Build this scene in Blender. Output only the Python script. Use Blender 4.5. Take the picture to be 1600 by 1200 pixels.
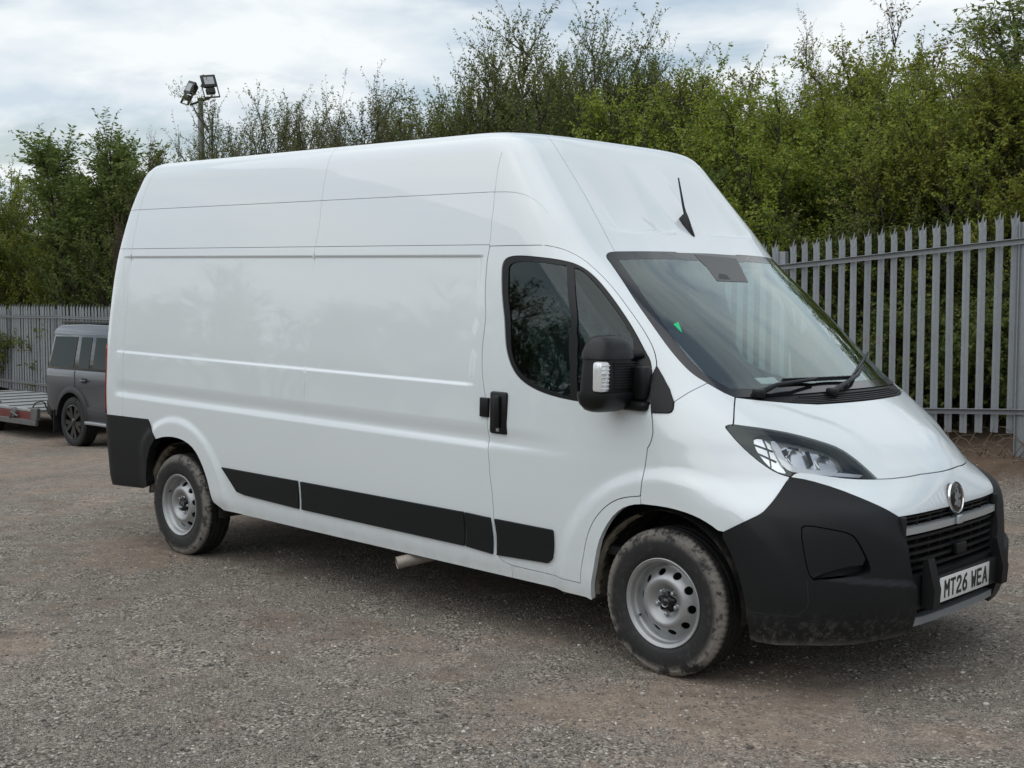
import bpy, bmesh, math, random
import numpy as np
from mathutils import Vector, Matrix
from mathutils.geometry import delaunay_2d_cdt

for o in list(bpy.data.objects):
    bpy.data.objects.remove(o)
scene = bpy.context.scene
COL = scene.collection
rad = math.radians

# ------------------------------------------------------------------ camera
CAM = np.array([3.4887, -5.6716, 1.7239])
YAW, PITCH, ROLL, FPX = -.7584, .0663, .0014, 2011.77
cf = np.array([math.sin(YAW) * math.cos(PITCH), math.cos(YAW) * math.cos(PITCH), -math.sin(PITCH)])
r0 = np.array([math.cos(YAW), -math.sin(YAW), 0.])
u0 = np.cross(r0, cf)
cr = r0 * math.cos(ROLL) + u0 * math.sin(ROLL)
cu = -r0 * math.sin(ROLL) + u0 * math.cos(ROLL)
cam = bpy.data.cameras.new("camera")
cam.sensor_width = 36.0
cam.lens = FPX * 36.0 / 1600.0
cam.clip_start = 0.05
cam.clip_end = 3000.0
camo = bpy.data.objects.new("camera", cam)
camo.matrix_world = Matrix(((cr[0], cu[0], -cf[0], CAM[0]), (cr[1], cu[1], -cf[1], CAM[1]),
                            (cr[2], cu[2], -cf[2], CAM[2]), (0, 0, 0, 1)))
COL.objects.link(camo)
scene.camera = camo

# ------------------------------------------------------------------ world: hazy sky with broken cloud
SUN_EL, SUN_AZ = rad(58), rad(195)          # azimuth: clockwise from +y, where the light comes from
world = bpy.data.worlds.new("World")
scene.world = world
world.use_nodes = True
nt = world.node_tree
for n in list(nt.nodes):
    nt.nodes.remove(n)
def wn(t, **k):
    n = nt.nodes.new(t)
    for a, b in k.items():
        setattr(n, a, b)
    return n
sky = wn('ShaderNodeTexSky', sky_type='NISHITA', sun_disc=False)
sky.sun_elevation = SUN_EL
sky.sun_rotation = SUN_AZ
sky.air_density = 1.2
sky.dust_density = 2.0
tc = wn('ShaderNodeTexCoord')
sep = wn('ShaderNodeSeparateXYZ')
nt.links.new(tc.outputs['Generated'], sep.inputs[0])
zz = wn('ShaderNodeMath', operation='MAXIMUM'); zz.inputs[1].default_value = 0.0
nt.links.new(sep.outputs[2], zz.inputs[0])
za = wn('ShaderNodeMath', operation='ADD'); za.inputs[1].default_value = 0.22
nt.links.new(zz.outputs[0], za.inputs[0])
dvx = wn('ShaderNodeMath', operation='DIVIDE'); dvy = wn('ShaderNodeMath', operation='DIVIDE')
nt.links.new(sep.outputs[0], dvx.inputs[0]); nt.links.new(za.outputs[0], dvx.inputs[1])
nt.links.new(sep.outputs[1], dvy.inputs[0]); nt.links.new(za.outputs[0], dvy.inputs[1])
cmb = wn('ShaderNodeCombineXYZ')
nt.links.new(dvx.outputs[0], cmb.inputs[0]); nt.links.new(dvy.outputs[0], cmb.inputs[1])
n1 = wn('ShaderNodeTexNoise'); n1.inputs['Scale'].default_value = 1.35; n1.inputs['Detail'].default_value = 7
n1.inputs['Roughness'].default_value = .55; n1.inputs['Distortion'].default_value = .35
n2 = wn('ShaderNodeTexNoise'); n2.inputs['Scale'].default_value = 3.1; n2.inputs['Detail'].default_value = 6
n2.inputs['Distortion'].default_value = .2
for n in (n1, n2):
    nt.links.new(cmb.outputs[0], n.inputs['Vector'])
cov = wn('ShaderNodeMapRange'); cov.interpolation_type = 'SMOOTHSTEP'
cov.inputs['From Min'].default_value = .39; cov.inputs['From Max'].default_value = .53; cov.inputs['To Min'].default_value = .25
nt.links.new(n1.outputs['Fac'], cov.inputs['Value'])
ccol = wn('ShaderNodeValToRGB')
ccol.color_ramp.elements[0].position = .34; ccol.color_ramp.elements[0].color = (4.8, 5.55, 6.2, 1)
ccol.color_ramp.elements[1].position = .56; ccol.color_ramp.elements[1].color = (7.0, 7.3, 7.45, 1)
nt.links.new(n2.outputs['Fac'], ccol.inputs['Fac'])
mixc = wn('ShaderNodeMixRGB')
nt.links.new(cov.outputs[0], mixc.inputs['Fac'])
nt.links.new(sky.outputs[0], mixc.inputs['Color1'])
nt.links.new(ccol.outputs[0], mixc.inputs['Color2'])
bg = wn('ShaderNodeBackground'); bg.inputs['Strength'].default_value = 0.10
nt.links.new(mixc.outputs[0], bg.inputs['Color'])
wo = wn('ShaderNodeOutputWorld')
nt.links.new(bg.outputs[0], wo.inputs['Surface'])

# ------------------------------------------------------------------ sun behind thin cloud
sl = bpy.data.lights.new("sun", 'SUN')
sl.energy = 0.95
sl.angle = rad(95)
sl.color = (1.0, .97, .92)
so = bpy.data.objects.new("sun", sl)
sd = Vector((math.sin(SUN_AZ) * math.cos(SUN_EL), math.cos(SUN_AZ) * math.cos(SUN_EL), math.sin(SUN_EL)))
so.rotation_euler = sd.to_track_quat('Z', 'Y').to_euler()
so.location = (0, -10, 20)
COL.objects.link(so)

vs = scene.view_settings
vs.view_transform = 'Standard'
vs.look = 'None'
vs.exposure = 0.42
vs.gamma = 1.0
vs.use_curve_mapping = False
scene.render.resolution_x = 1024
scene.render.resolution_y = 768

# ------------------------------------------------------------------ helpers
RNG = np.random.default_rng(7)
random.seed(7)

def sstep(a, b, x):
    t = np.clip((np.asarray(x, float) - a) / (b - a), 0, 1)
    return t * t * (3 - 2 * t)

def link(o, parent=None):
    COL.objects.link(o)
    if parent is not None:
        o.parent = parent
    return o

def mesh_obj(name, verts, faces, mat=None, parent=None, smooth=None, normals=None, mats=None, midx=None):
    me = bpy.data.meshes.new(name)
    v = np.asarray(verts, float)
    me.from_pydata([tuple(p) for p in v], [], [tuple(int(i) for i in f) for f in faces])
    if mats:
        for m in mats:
            me.materials.append(m)
        if midx is not None:
            me.polygons.foreach_set('material_index', np.asarray(midx, np.int32))
    elif mat:
        me.materials.append(mat)
    me.update()
    if normals is not None:
        me.polygons.foreach_set('use_smooth', np.ones(len(me.polygons), bool))
        me.normals_split_custom_set_from_vertices([tuple(n) for n in normals])
    elif smooth is not None:
        if smooth >= 180:
            me.polygons.foreach_set('use_smooth', np.ones(len(me.polygons), bool))
        else:
            me.polygons.foreach_set('use_smooth', np.ones(len(me.polygons), bool))
            me.set_sharp_from_angle(angle=rad(smooth))
    return link(bpy.data.objects.new(name, me), parent)

def empty(name, loc=(0, 0, 0), rz=0., label=None, cat=None, group=None):
    o = bpy.data.objects.new(name, None)
    o.empty_display_size = .1
    o.location = loc
    o.rotation_euler = (0, 0, rz)
    COL.objects.link(o)
    tag(o, label, cat, group)
    return o

def tag(o, label=None, cat=None, group=None, kind=None):
    if label: o['label'] = label
    if cat: o['category'] = cat
    if group: o['group'] = group
    if kind: o['kind'] = kind
    return o

def copy_tree(o, parent=None):
    c = o.copy()
    COL.objects.link(c)
    c.parent = parent
    for ch in [k for k in o.children]:
        copy_tree(ch, c)
    return c

class MB:
    """collects shapes into one mesh"""
    def __init__(s):
        s.v = []; s.f = []; s.n = 0
    def add(s, v, f):
        v = np.asarray(v, float)
        s.v.append(v); s.f += [tuple(i + s.n for i in q) for q in f]; s.n += len(v)
        return s
    def box(s, c, d, rot=None, bev=0.):
        """box with centre c and size d, optional 3x3 rotation, optional chamfer"""
        hx, hy, hz = np.asarray(d, float) / 2
        if bev <= 0:
            v = np.array([[x, y, z] for x in (-hx, hx) for y in (-hy, hy) for z in (-hz, hz)])
            f = [(0, 1, 3, 2), (4, 6, 7, 5), (0, 4, 5, 1), (2, 3, 7, 6), (0, 2, 6, 4), (1, 5, 7, 3)]
        else:
            bm = bmesh.new()
            bmesh.ops.create_cube(bm, size=1.0)
            for q in bm.verts:
                q.co = Vector((q.co.x * 2 * hx, q.co.y * 2 * hy, q.co.z * 2 * hz))
            bmesh.ops.bevel(bm, geom=list(bm.edges), offset=bev, segments=2, profile=.5, affect='EDGES')
            bm.verts.index_update()
            v = np.array([q.co[:] for q in bm.verts])
            f = [tuple(q.index for q in p.verts) for p in bm.faces]
            bm.free()
        if rot is not None:
            v = v @ np.asarray(rot, float).T
        return s.add(v + np.asarray(c, float), f)
    def tube(s, pts, r, n=8, cap=True):
        pts = np.asarray(pts, float); m = len(pts)
        r = np.broadcast_to(np.asarray(r, float), (m,))
        t = np.gradient(pts, axis=0); t /= np.linalg.norm(t, axis=1)[:, None] + 1e-12
        a = np.array([0, 0, 1.]) if abs(t[0][2]) < .9 else np.array([1., 0, 0])
        V = []
        for i in range(m):
            a = a - t[i] * (a @ t[i]); a /= np.linalg.norm(a) + 1e-12
            b = np.cross(t[i], a)
            ang = np.arange(n) * 2 * np.pi / n
            V.append(pts[i] + r[i] * (np.cos(ang)[:, None] * a + np.sin(ang)[:, None] * b))
        f = [(i * n + j, i * n + (j + 1) % n, (i + 1) * n + (j + 1) % n, (i + 1) * n + j) for i in range(m - 1) for j in range(n)]
        if cap:
            f += [tuple(range(n))[::-1], tuple((m - 1) * n + j for j in range(n))]
        return s.add(np.concatenate(V), f)
    def lathe_y(s, prof, n=48, c=(0, 0, 0), close=False):
        """revolve (r, y) profile round the y axis"""
        prof = np.asarray(prof, float); m = len(prof)
        a = np.arange(n) * 2 * np.pi / n
        V = np.stack([prof[:, 0][:, None] * np.cos(a), np.repeat(prof[:, 1][:, None], n, 1), prof[:, 0][:, None] * np.sin(a)], -1).reshape(-1, 3)
        f = []
        for i in range(m - 1 + (1 if close else 0)):
            i2 = (i + 1) % m
            f += [(i * n + j, i2 * n + j, i2 * n + (j + 1) % n, i * n + (j + 1) % n) for j in range(n)]
        return s.add(V + np.asarray(c, float), f)
    def prism(s, poly, a, b, fn):
        """polygon (2d) extruded from depth a to b; fn(p, q, depth) -> xyz"""
        m = len(poly)
        V = [fn(p[0], p[1], a) for p in poly] + [fn(p[0], p[1], b) for p in poly]
        f = [tuple(range(m)), tuple(range(m, 2 * m))[::-1]] + [(i, i + m, (i + 1) % m + m, (i + 1) % m) for i in range(m)]
        return s.add(V, f)
    def xf(s, M):
        V = np.concatenate(s.v)
        s.v = [np.asarray([(M @ Vector(p))[:] for p in V])]
        return s
    def build(s, name, mat, parent=None, smooth=30):
        o = mesh_obj(name, np.concatenate(s.v), s.f, mat, parent, smooth)
        bm = bmesh.new(); bm.from_mesh(o.data)
        bmesh.ops.recalc_face_normals(bm, faces=bm.faces)
        bm.to_mesh(o.data); bm.free()
        if smooth is not None:
            o.data.polygons.foreach_set('use_smooth', np.ones(len(o.data.polygons), bool))
            if smooth < 180:
                o.data.set_sharp_from_angle(angle=rad(smooth))
        return o

# ------------------------------------------------------------------ materials
MATS = {}
class NT:
    def __init__(s, name):
        s.m = bpy.data.materials.new(name); s.m.use_nodes = True
        s.t = s.m.node_tree
        for n in list(s.t.nodes): s.t.nodes.remove(n)
        s.out = s.t.nodes.new('ShaderNodeOutputMaterial')
        MATS[name] = s.m
    def n(s, t, ins=None, **k):
        q = s.t.nodes.new(t)
        for a, b in k.items(): setattr(q, a, b)
        for a, b in (ins or {}).items():
            s.set(q, a, b)
        return q
    def set(s, q, a, b):
        if isinstance(b, bpy.types.NodeSocket): s.t.links.new(b, q.inputs[a])
        else: q.inputs[a].default_value = b
    def pb(s, **k):
        q = s.t.nodes.new('ShaderNodeBsdfPrincipled')
        for a, b in k.items(): s.set(q, a.replace('_', ' '), b)
        s.t.links.new(q.outputs[0], s.out.inputs[0])
        return q
    def noise(s, scale, vec=None, detail=4, rough=.55, dist=0.):
        q = s.n('ShaderNodeTexNoise', {'Scale': scale, 'Detail': detail, 'Roughness': rough, 'Distortion': dist})
        if vec is not None: s.t.links.new(vec, q.inputs['Vector'])
        return q.outputs['Fac']
    def mr(s, val, a, b, c=0., d=1., smooth=True):
        q = s.n('ShaderNodeMapRange', {'Value': val, 'From Min': a, 'From Max': b, 'To Min': c, 'To Max': d})
        if smooth: q.interpolation_type = 'SMOOTHSTEP'
        return q.outputs[0]
    def math(s, op, a, b=0.):
        return s.n('ShaderNodeMath', {0: a, 1: b}, operation=op).outputs[0]
    def mix(s, f, a, b):
        return s.n('ShaderNodeMixRGB', {'Fac': f, 'Color1': a, 'Color2': b}).outputs[0]
    def obj(s): return s.n('ShaderNodeTexCoord').outputs['Object']
    def sep(s, v): return s.n('ShaderNodeSeparateXYZ', {0: v}).outputs
    def bump(s, h, strength=.3, dist=.01, nrm=None):
        q = s.n('ShaderNodeBump', {'Height': h, 'Strength': strength, 'Distance': dist})
        if nrm is not None: s.t.links.new(nrm, q.inputs['Normal'])
        return q.outputs[0]

def c4(r, g=None, b=None):
    return (r, r, r, 1) if g is None else (r, g, b, 1)

def simple(name, col, rough=.5, metal=0., coat=0., bump=0., bscale=200, var=0., vscale=3, spec=.5):
    t = NT(name)
    co = c4(*col) if len(col) == 3 else col
    base = co
    o = t.obj()
    if var:
        f = t.noise(vscale, o, 5)
        base = t.mix(f, c4(*[c * (1 - var) for c in col]), c4(*[min(1, c * (1 + var)) for c in col]))
    k = dict(Base_Color=base, Roughness=rough, Metallic=metal, Coat_Weight=coat, Specular_IOR_Level=spec)
    p = t.pb(**k)
    p.inputs['Coat Roughness'].default_value = .04
    if bump:
        t.t.links.new(t.bump(t.noise(bscale, o, 3), bump, .002), p.inputs['Normal'])
    return t.m

# white gloss paint: clear coat with a faint orange-peel and a thin film of road dust low down
t = NT('van_paint'); o = t.obj()
x, y, z = t.sep(o)
d = t.math('MULTIPLY', t.mr(z, .62, .25), t.mr(t.noise(9, o, 7, .7), .38, .72))
dd = t.math('MULTIPLY', t.mr(t.noise(1.7, o, 4), .3, .8), .035)
base = t.mix(t.math('MULTIPLY', d, .45), t.mix(dd, c4(.70, .755, .775), c4(.50, .50, .49)), c4(.42, .38, .33))
p = t.pb(Base_Color=base, Roughness=t.mr(d, 0, 1, .28, .6), Coat_Weight=t.mr(d, 0, 1, .85, .1), Specular_IOR_Level=.5)
p.inputs['Coat Roughness'].default_value = .02; p.inputs['Coat IOR'].default_value = 1.7
t.t.links.new(t.bump(t.noise(26, o, 2), .02, .004), p.inputs['Normal'])

# textured black plastic with mud splashes towards the road
t = NT('black_plastic'); o = t.obj(); x, y, z = t.sep(o)
splash = t.math('MULTIPLY', t.mr(z, .44, .18), t.mr(t.noise(30, o, 8, .75), .47, .66))
streak = t.math('MULTIPLY', t.mr(z, .29, .205), t.mr(t.noise(14, o, 9, .78), .36, .54))
m = t.math('MAXIMUM', t.math('MULTIPLY', splash, .5), t.math('MULTIPLY', streak, .8))
base = t.mix(m, t.mix(t.noise(4, o), c4(.0050, .0058, .0066), c4(.0085, .0095, .0105)), c4(.25, .235, .21))
p = t.pb(Base_Color=base, Roughness=t.mr(m, 0, 1, .55, .9), Specular_IOR_Level=.3)
t.t.links.new(t.bump(t.noise(420, o, 2), .18, .0015), p.inputs['Normal'])

simple('trim_plastic', (.0055, .006, .0068), .5, bump=.12, bscale=380, var=.2, spec=.35)
simple('satin_black', (.0055, .006, .0065), .38, bump=.05, bscale=300, spec=.35)
simple('gloss_black', (.008, .009, .01), .12, coat=.6)
simple('dark_void', (.006, .006, .006), .85)
simple('chassis', (.02, .019, .018), .8, bump=.5, bscale=60, var=.4)
simple('rubber_seal', (.01, .01, .01), .55)
simple('silver_steel', (.36, .37, .375), .42, metal=.65, bump=.06, bscale=90, var=.22, vscale=12)
simple('bright_chrome', (.72, .73, .74), .12, metal=1.)
simple('satin_silver', (.42, .44, .46), .32, metal=.7)
simple('lamp_silver', (.70, .71, .72), .30, metal=.6)
simple('grey_plastic', (.20, .215, .225), .45, bump=.1, bscale=300, var=.15)
simple('plate_white', (.72, .73, .72), .25, coat=.3)
simple('plate_black', (.006, .006, .006), .3)
simple('interior_dark', (.014, .014, .015), .7, bump=.2, bscale=150)
simple('interior_grey', (.05, .052, .055), .75, bump=.2, bscale=150)
simple('roof_lining', (.28, .27, .25), .9)
simple('sensor_grey', (.045, .042, .04), .3)
simple('bar_silver', (.58, .62, .64), .3, metal=.6)
simple('seam_sealer', (.30, .33, .34), .7)
simple('white_paper', (.75, .76, .74), .7)
simple('green_sticker', (.01, .55, .20), .5)
simple('lamp_housing', (.006, .0065, .007), .4)
simple('reflector', (.85, .86, .87), .20, metal=.75)
simple('exhaust_pipe', (.36, .32, .28), .55, metal=.5, var=.4, vscale=20)
simple('red_lens', (.35, .006, .012), .12, coat=.8)
simple('flat_black', (.009, .0095, .01), .7)

# thin glass: clear sheet with fresnel reflection
def glass(name, tint, extra=.0, dirt=0., k=1.7):
    t = NT(name)
    fr = t.n('ShaderNodeFresnel', {'IOR': 1.52}).outputs[0]
    fac = t.math('MINIMUM', t.math('ADD', t.math('MULTIPLY', fr, k), extra), 1.0)
    tr = t.n('ShaderNodeBsdfTransparent', {'Color': tint}).outputs[0]
    gl = t.n('ShaderNodeBsdfGlossy', {'Color': (.86, .97, .96, 1), 'Roughness': .012}).outputs[0]
    mx = t.n('ShaderNodeMixShader', {0: fac, 1: tr, 2: gl}).outputs[0]
    if dirt:
        o = t.obj()
        dm = t.math('MULTIPLY', t.mr(t.noise(5, o, 8, .7), .45, .75), dirt)
        df = t.n('ShaderNodeBsdfDiffuse', {'Color': (.45, .45, .42, 1)}).outputs[0]
        mx = t.n('ShaderNodeMixShader', {0: dm, 1: mx, 2: df}).outputs[0]
    t.t.links.new(mx, t.out.inputs[0])
    return t.m
glass('windscreen_glass', (.80, .91, .88, 1), .05, .012, 2.0)
glass('side_glass', (.50, .66, .63, 1), .0, 0., 1.25)
glass('lamp_glass', (.96, .97, .98, 1), .0, 0., 1.0)
glass('privacy_glass', (.03, .033, .036, 1), .0, 0., .7)
t = NT('clear_lens')
gl = t.n('ShaderNodeBsdfGlossy', {'Roughness': .05}).outputs[0]
df = t.n('ShaderNodeBsdfDiffuse', {'Color': (.80, .81, .82, 1)}).outputs[0]
t.t.links.new(t.n('ShaderNodeMixShader', {0: .4, 1: df, 2: gl}).outputs[0], t.out.inputs[0])
# crumpled polythene over the seat
t = NT('polythene'); o = t.obj()
tr = t.n('ShaderNodeBsdfTransparent', {'Color': (.85, .88, .87, 1)}).outputs[0]
bp = t.bump(t.noise(24, o, 6, .6, 1.5), .9, .03)
gq = t.n('ShaderNodeBsdfGlossy', {'Roughness': .12, 'Normal': bp}).outputs[0]
t.t.links.new(t.n('ShaderNodeMixShader', {0: .4, 1: tr, 2: gq}).outputs[0], t.out.inputs[0])

# muddy tyre: distance from the axle decides where mud can hang
t = NT('tyre_rubber'); o = t.obj(); x, y, z = t.sep(o)
rr = t.math('POWER', t.math('ADD', t.math('MULTIPLY', x, x), t.math('MULTIPLY', z, z)), .5)
band = t.math('MULTIPLY', t.mr(rr, .275, .318), t.mr(y, -.055, -.085))
mud = t.math('MULTIPLY', band, t.mr(t.noise(14, o, 9, .75), .40, .52))
dust = t.math('MULTIPLY', t.mr(t.noise(30, o, 7, .7), .50, .75), .14)
mm = t.math('MAXIMUM', t.math('MULTIPLY', mud, .85), dust)
base = t.mix(mm, c4(.011, .0112, .012), t.mix(t.noise(50, o, 4), c4(.17, .155, .135), c4(.30, .28, .25)))
p = t.pb(Base_Color=base, Roughness=t.mr(mm, 0, 1, .6, .95))
t.t.links.new(t.bump(t.math('ADD', t.noise(160, o, 4), t.math('MULTIPLY', mud, .8)), .35, .004), p.inputs['Normal'])
# inner wheel arch, grey with dried mud
t = NT('arch_liner'); o = t.obj()
f = t.mr(t.noise(6, o, 7, .7), .42, .68)
base = t.mix(f, c4(.018, .017, .016), c4(.15, .13, .105))
p = t.pb(Base_Color=base, Roughness=.95)
t.t.links.new(t.bump(t.noise(70, o, 5), .6, .008), p.inputs['Normal'])
t = NT('dried_mud'); o = t.obj()
base = t.mix(t.noise(18, o, 7, .7), c4(.10, .085, .065), c4(.34, .30, .24))
p = t.pb(Base_Color=base, Roughness=.97)
t.t.links.new(t.bump(t.noise(60, o, 6, .7), .9, .012), p.inputs['Normal'])
# ================================================================== the van: one smooth body surface, cut into panels
RK = .0194                                    # the unladen van stands nose-down
ck, sk = math.cos(RK), math.sin(RK)
def b2w(P):
    P = np.atleast_2d(P)
    return np.stack([P[:, 0] * ck + P[:, 2] * sk, P[:, 1], -P[:, 0] * sk + P[:, 2] * ck], 1)
MRK = Matrix(((ck, 0, sk, 0), (0, 1, 0, 0), (-sk, 0, ck, 0), (0, 0, 0, 1)))

ROWS = np.array([
    # z     Xc     Xe     W      p    Xr
    [.14,  .800,  .20,  .940, 3.2, -4.93],
    [.20,  .870,  .20,  .965, 3.0, -4.955],
    [.26,  .900,  .20,  .978, 3.1, -4.97],
    [.30,  .915,  .20,  .987, 3.1, -4.975],
    [.36,  .928,  .20, 1.000, 3.1, -4.98],
    [.45,  .937,  .20, 1.005, 3.1, -4.985],
    [.60,  .932,  .16, 1.015, 3.1, -4.99],
    [.72,  .924,  .11, 1.020, 3.1, -4.995],
    [.80,  .915,  .06, 1.022, 3.0, -5.0],
    [.88,  .888,  .02, 1.024, 2.3, -5.0],
    [.95,  .845, -.02, 1.025, 1.95, -5.0],
    [1.03, .765, -.06, 1.023, 1.95, -5.0],
    [1.10, .672, -.10, 1.020, 2.05, -5.0],
    [1.18, .550, -.18, 1.017, 2.15, -5.0],
    [1.25, .435, -.27, 1.014, 2.25, -5.0],
    [1.31, .345, -.35, 1.011, 2.30, -5.0],
    [1.45, .160, -.50,  .999, 2.45, -4.995],
    [1.60, -.035, -.62, .985, 2.65, -4.985],
    [1.75, -.235, -.78, .968, 2.9, -4.975],
    [1.93, -.475, -.95, .946, 3.2, -4.95],
    [2.10, -.645, -1.06, .920, 3.5, -4.91],
    [2.25, -.785, -1.20, .894, 3.7, -4.865],
    [2.40, -.922, -1.33, .864, 3.9, -4.80],
    [2.50, -1.015, -1.41, .838, 4.0, -4.745],
    [2.545, -1.070, -1.46, .810, 4.0, -4.705],
    [2.566, -1.130, -1.52, .780, 3.8, -4.67],
    [2.582, -1.25, -1.62, .700, 3.4, -4.60],
    [2.592, -1.42, -1.75, .500, 3.0, -4.45],
    [2.598, -1.62, -1.90, .010, 2.5, -4.20]])

def pchip(xk, yk, x):
    xk = np.asarray(xk, float); yk = np.asarray(yk, float)
    h = np.diff(xk); d = np.diff(yk, axis=0) / h[:, None]
    m = np.zeros_like(yk)
    for i in range(1, len(xk) - 1):
        w1 = 2 * h[i] + h[i - 1]; w2 = h[i] + 2 * h[i - 1]
        ok = d[i - 1] * d[i] > 0
        m[i] = np.where(ok, (w1 + w2) / (w1 / np.where(ok, d[i - 1], 1) + w2 / np.where(ok, d[i], 1)), 0)
    m[0] = d[0]; m[-1] = d[-1]
    i = np.clip(np.searchsorted(xk, x) - 1, 0, len(xk) - 2)
    s = ((x - xk[i]) / h[i])[:, None]; hh = h[i][:, None]
    return (yk[i] * (1 + 2 * s) * (1 - s) ** 2 + m[i] * hh * s * (1 - s) ** 2 + yk[i + 1] * s * s * (3 - 2 * s) + m[i + 1] * hh * s * s * (s - 1))

_vk = np.concatenate([[0], np.cumsum(np.hypot(np.diff(ROWS[:, 0]), np.diff(ROWS[:, 3])))])
_vd = np.arange(0, _vk[-1] + 1e-9, .004)
_T = pchip(_vk, ROWS, _vd)
_k = np.exp(-.5 * (np.arange(-9, 10) / 3.5) ** 2); _k /= _k.sum()
_Tp = np.concatenate([2 * _T[0] - _T[9:0:-1], _T, 2 * _T[-1] - _T[-2:-11:-1]])
_T = np.stack([np.convolve(_Tp[:, i], _k, 'valid') for i in range(6)], 1)
VMAX = _vd[-1]
UF, US, UC, UR = 1.6, 6.2, 6.4, 7.4           # front arc, side, rear corner, rear face
def prm(v): return [np.interp(v, _vd, _T[:, i]) for i in range(6)]
def vz(z): return np.interp(z, _T[:, 0], _vd)

def S0(u, v):
    u = np.asarray(u, float); v = np.clip(np.asarray(v, float), 0, VMAX)
    z, Xc, Xe, W, p, Xr = prm(v)
    a = np.abs(u)
    ph = np.clip(a / UF, 0, 1) * np.pi / 2
    c, s = np.maximum(np.cos(ph), 0), np.sin(ph)
    r = (c ** p + s ** p) ** (-1 / p)
    x1 = Xe + (Xc - Xe) * c * r; y1 = W * s * r
    x2 = Xe + (Xr + .14 - Xe) * np.clip((a - UF) / (US - UF), 0, 1)
    ps = np.clip((a - US) / (UC - US), 0, 1) * np.pi / 2
    rc = np.minimum(.09, W * .3)
    x3 = Xr + .14 - .14 * np.sin(ps); y3 = W - rc * (1 - np.cos(ps))
    tr = np.clip((a - UC) / (UR - UC), 0, 1)
    y4 = (W - rc) * (1 - tr)
    x = np.where(a < UF, x1, np.where(a < US, x2, x3 - .012 * np.sin(tr * np.pi / 2)))
    y = np.where(a < UF, y1, np.where(a < US, W, np.where(a < UC, y3, y4)))
    return np.stack([x, -y * np.where(u < 0, -1, 1), z], -1)

BUMPER = [False]     # set while the bumper's own mouldings are laid on
def disp(P, u):
    x, y, z = P[..., 0], np.abs(P[..., 1]), P[..., 2]
    a = np.abs(u)
    side = sstep(.95, 1.25, a) * (1 - sstep(6.05, 6.25, a))
    d = 0.
    # pressed side field between the rail and the belt line
    d = d - .009 * sstep(-4.79, -4.765, x) * (1 - sstep(-1.255, -1.232, x)) * sstep(1.250, 1.266, z) * (1 - sstep(1.914, 1.922, z)) * side
    # lower swage
    g = np.where(z > .985, 1 - np.clip((z - .985) / .085, 0, 1), 1 - np.clip((.985 - z) / .05, 0, 1))
    g = g * g * (3 - 2 * g) * .5 + g * .5
    d = d - .015 * g * side * (1 - sstep(-1.15, -.35, x)) * sstep(-4.83, -4.76, x)
    # wheel-arch flares
    q = np.hypot(x + 4.0, z - .28)
    d = d + .016 * (1 - sstep(.525, .595, q)) * side * sstep(.25, .4, z) * sstep(-4.50, -4.36, x)
    q = np.hypot((x - .05) / .70, (z - .30) / .66)
    d = d + .020 * (1 - sstep(.90, 1.03, q)) * sstep(.9, 1.2, a)
    # scooped fields in the front of the high roof
    yy = sstep(.10, .20, y) * (1 - sstep(.52, .66, y))
    d = d - .036 * yy * sstep(2.05, 2.085, z) * (1 - sstep(2.10, 2.52, z)) * (1 - sstep(.9, 1.1, a))
    # bonnet: raised centre with a soft shoulder
    yc = np.interp(z, [1.0, 1.124, 1.162, 1.182, 1.205, 1.241, 1.266, 1.279], [.34, .39, .425, .467, .527, .60, .68, .728])
    sh = .010 + .05 * (1 - sstep(1.06, 1.17, z))
    d = d + .009 * (1 - sstep(yc - sh, yc + sh, y)) * sstep(.99, 1.08, z) * (1 - sstep(1.235, 1.275, z)) * (1 - sstep(.9, 1.2, a))
    if BUMPER[0]:
        w_ = (1 - sstep(1.25, 1.45, a))
        zt = .80 + (np.clip(y, .40, .85) - .5) * .49
        d = d + .013 * (1 - sstep(zt - .15, zt - .005, z)) * w_                     # sloping shoulder under the white nose
        zl_ = .500 + (np.clip(y, .3, .95) - .43) * .148
        d = d + .019 * (1 - sstep(zl_ - .010, zl_ + .014, z)) * sstep(.30, .42, y) * (1 - sstep(.74, .92, y)) * w_ * sstep(.14, .44, z)   # lower lip
    return d

def S0n(u, v):
    e = .006
    du = S0(u + e, v) - S0(u - e, v); dv = S0(u, v + e) - S0(u, v - e)
    n = np.cross(dv, du)
    n /= np.linalg.norm(n, axis=-1)[..., None] + 1e-12
    return n
_n = S0n(np.array([3.]), np.array([.8]))[0]
NS = -1. if _n[1] > 0 else 1.
def SD(u, v, off=0.):
    P = S0(u, v)
    return P + S0n(u, v) * NS * (disp(P, u) + off)[..., None] if np.ndim(off) else P + S0n(u, v) * NS * (disp(P, u) + off)[..., None]
def SN(u, v):
    e = .004
    du = SD(u + e, v) - SD(u - e, v); dv = SD(u, v + e) - SD(u, v - e)
    n = np.cross(dv, du) * NS
    return n / (np.linalg.norm(n, axis=-1)[..., None] + 1e-12)

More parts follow.
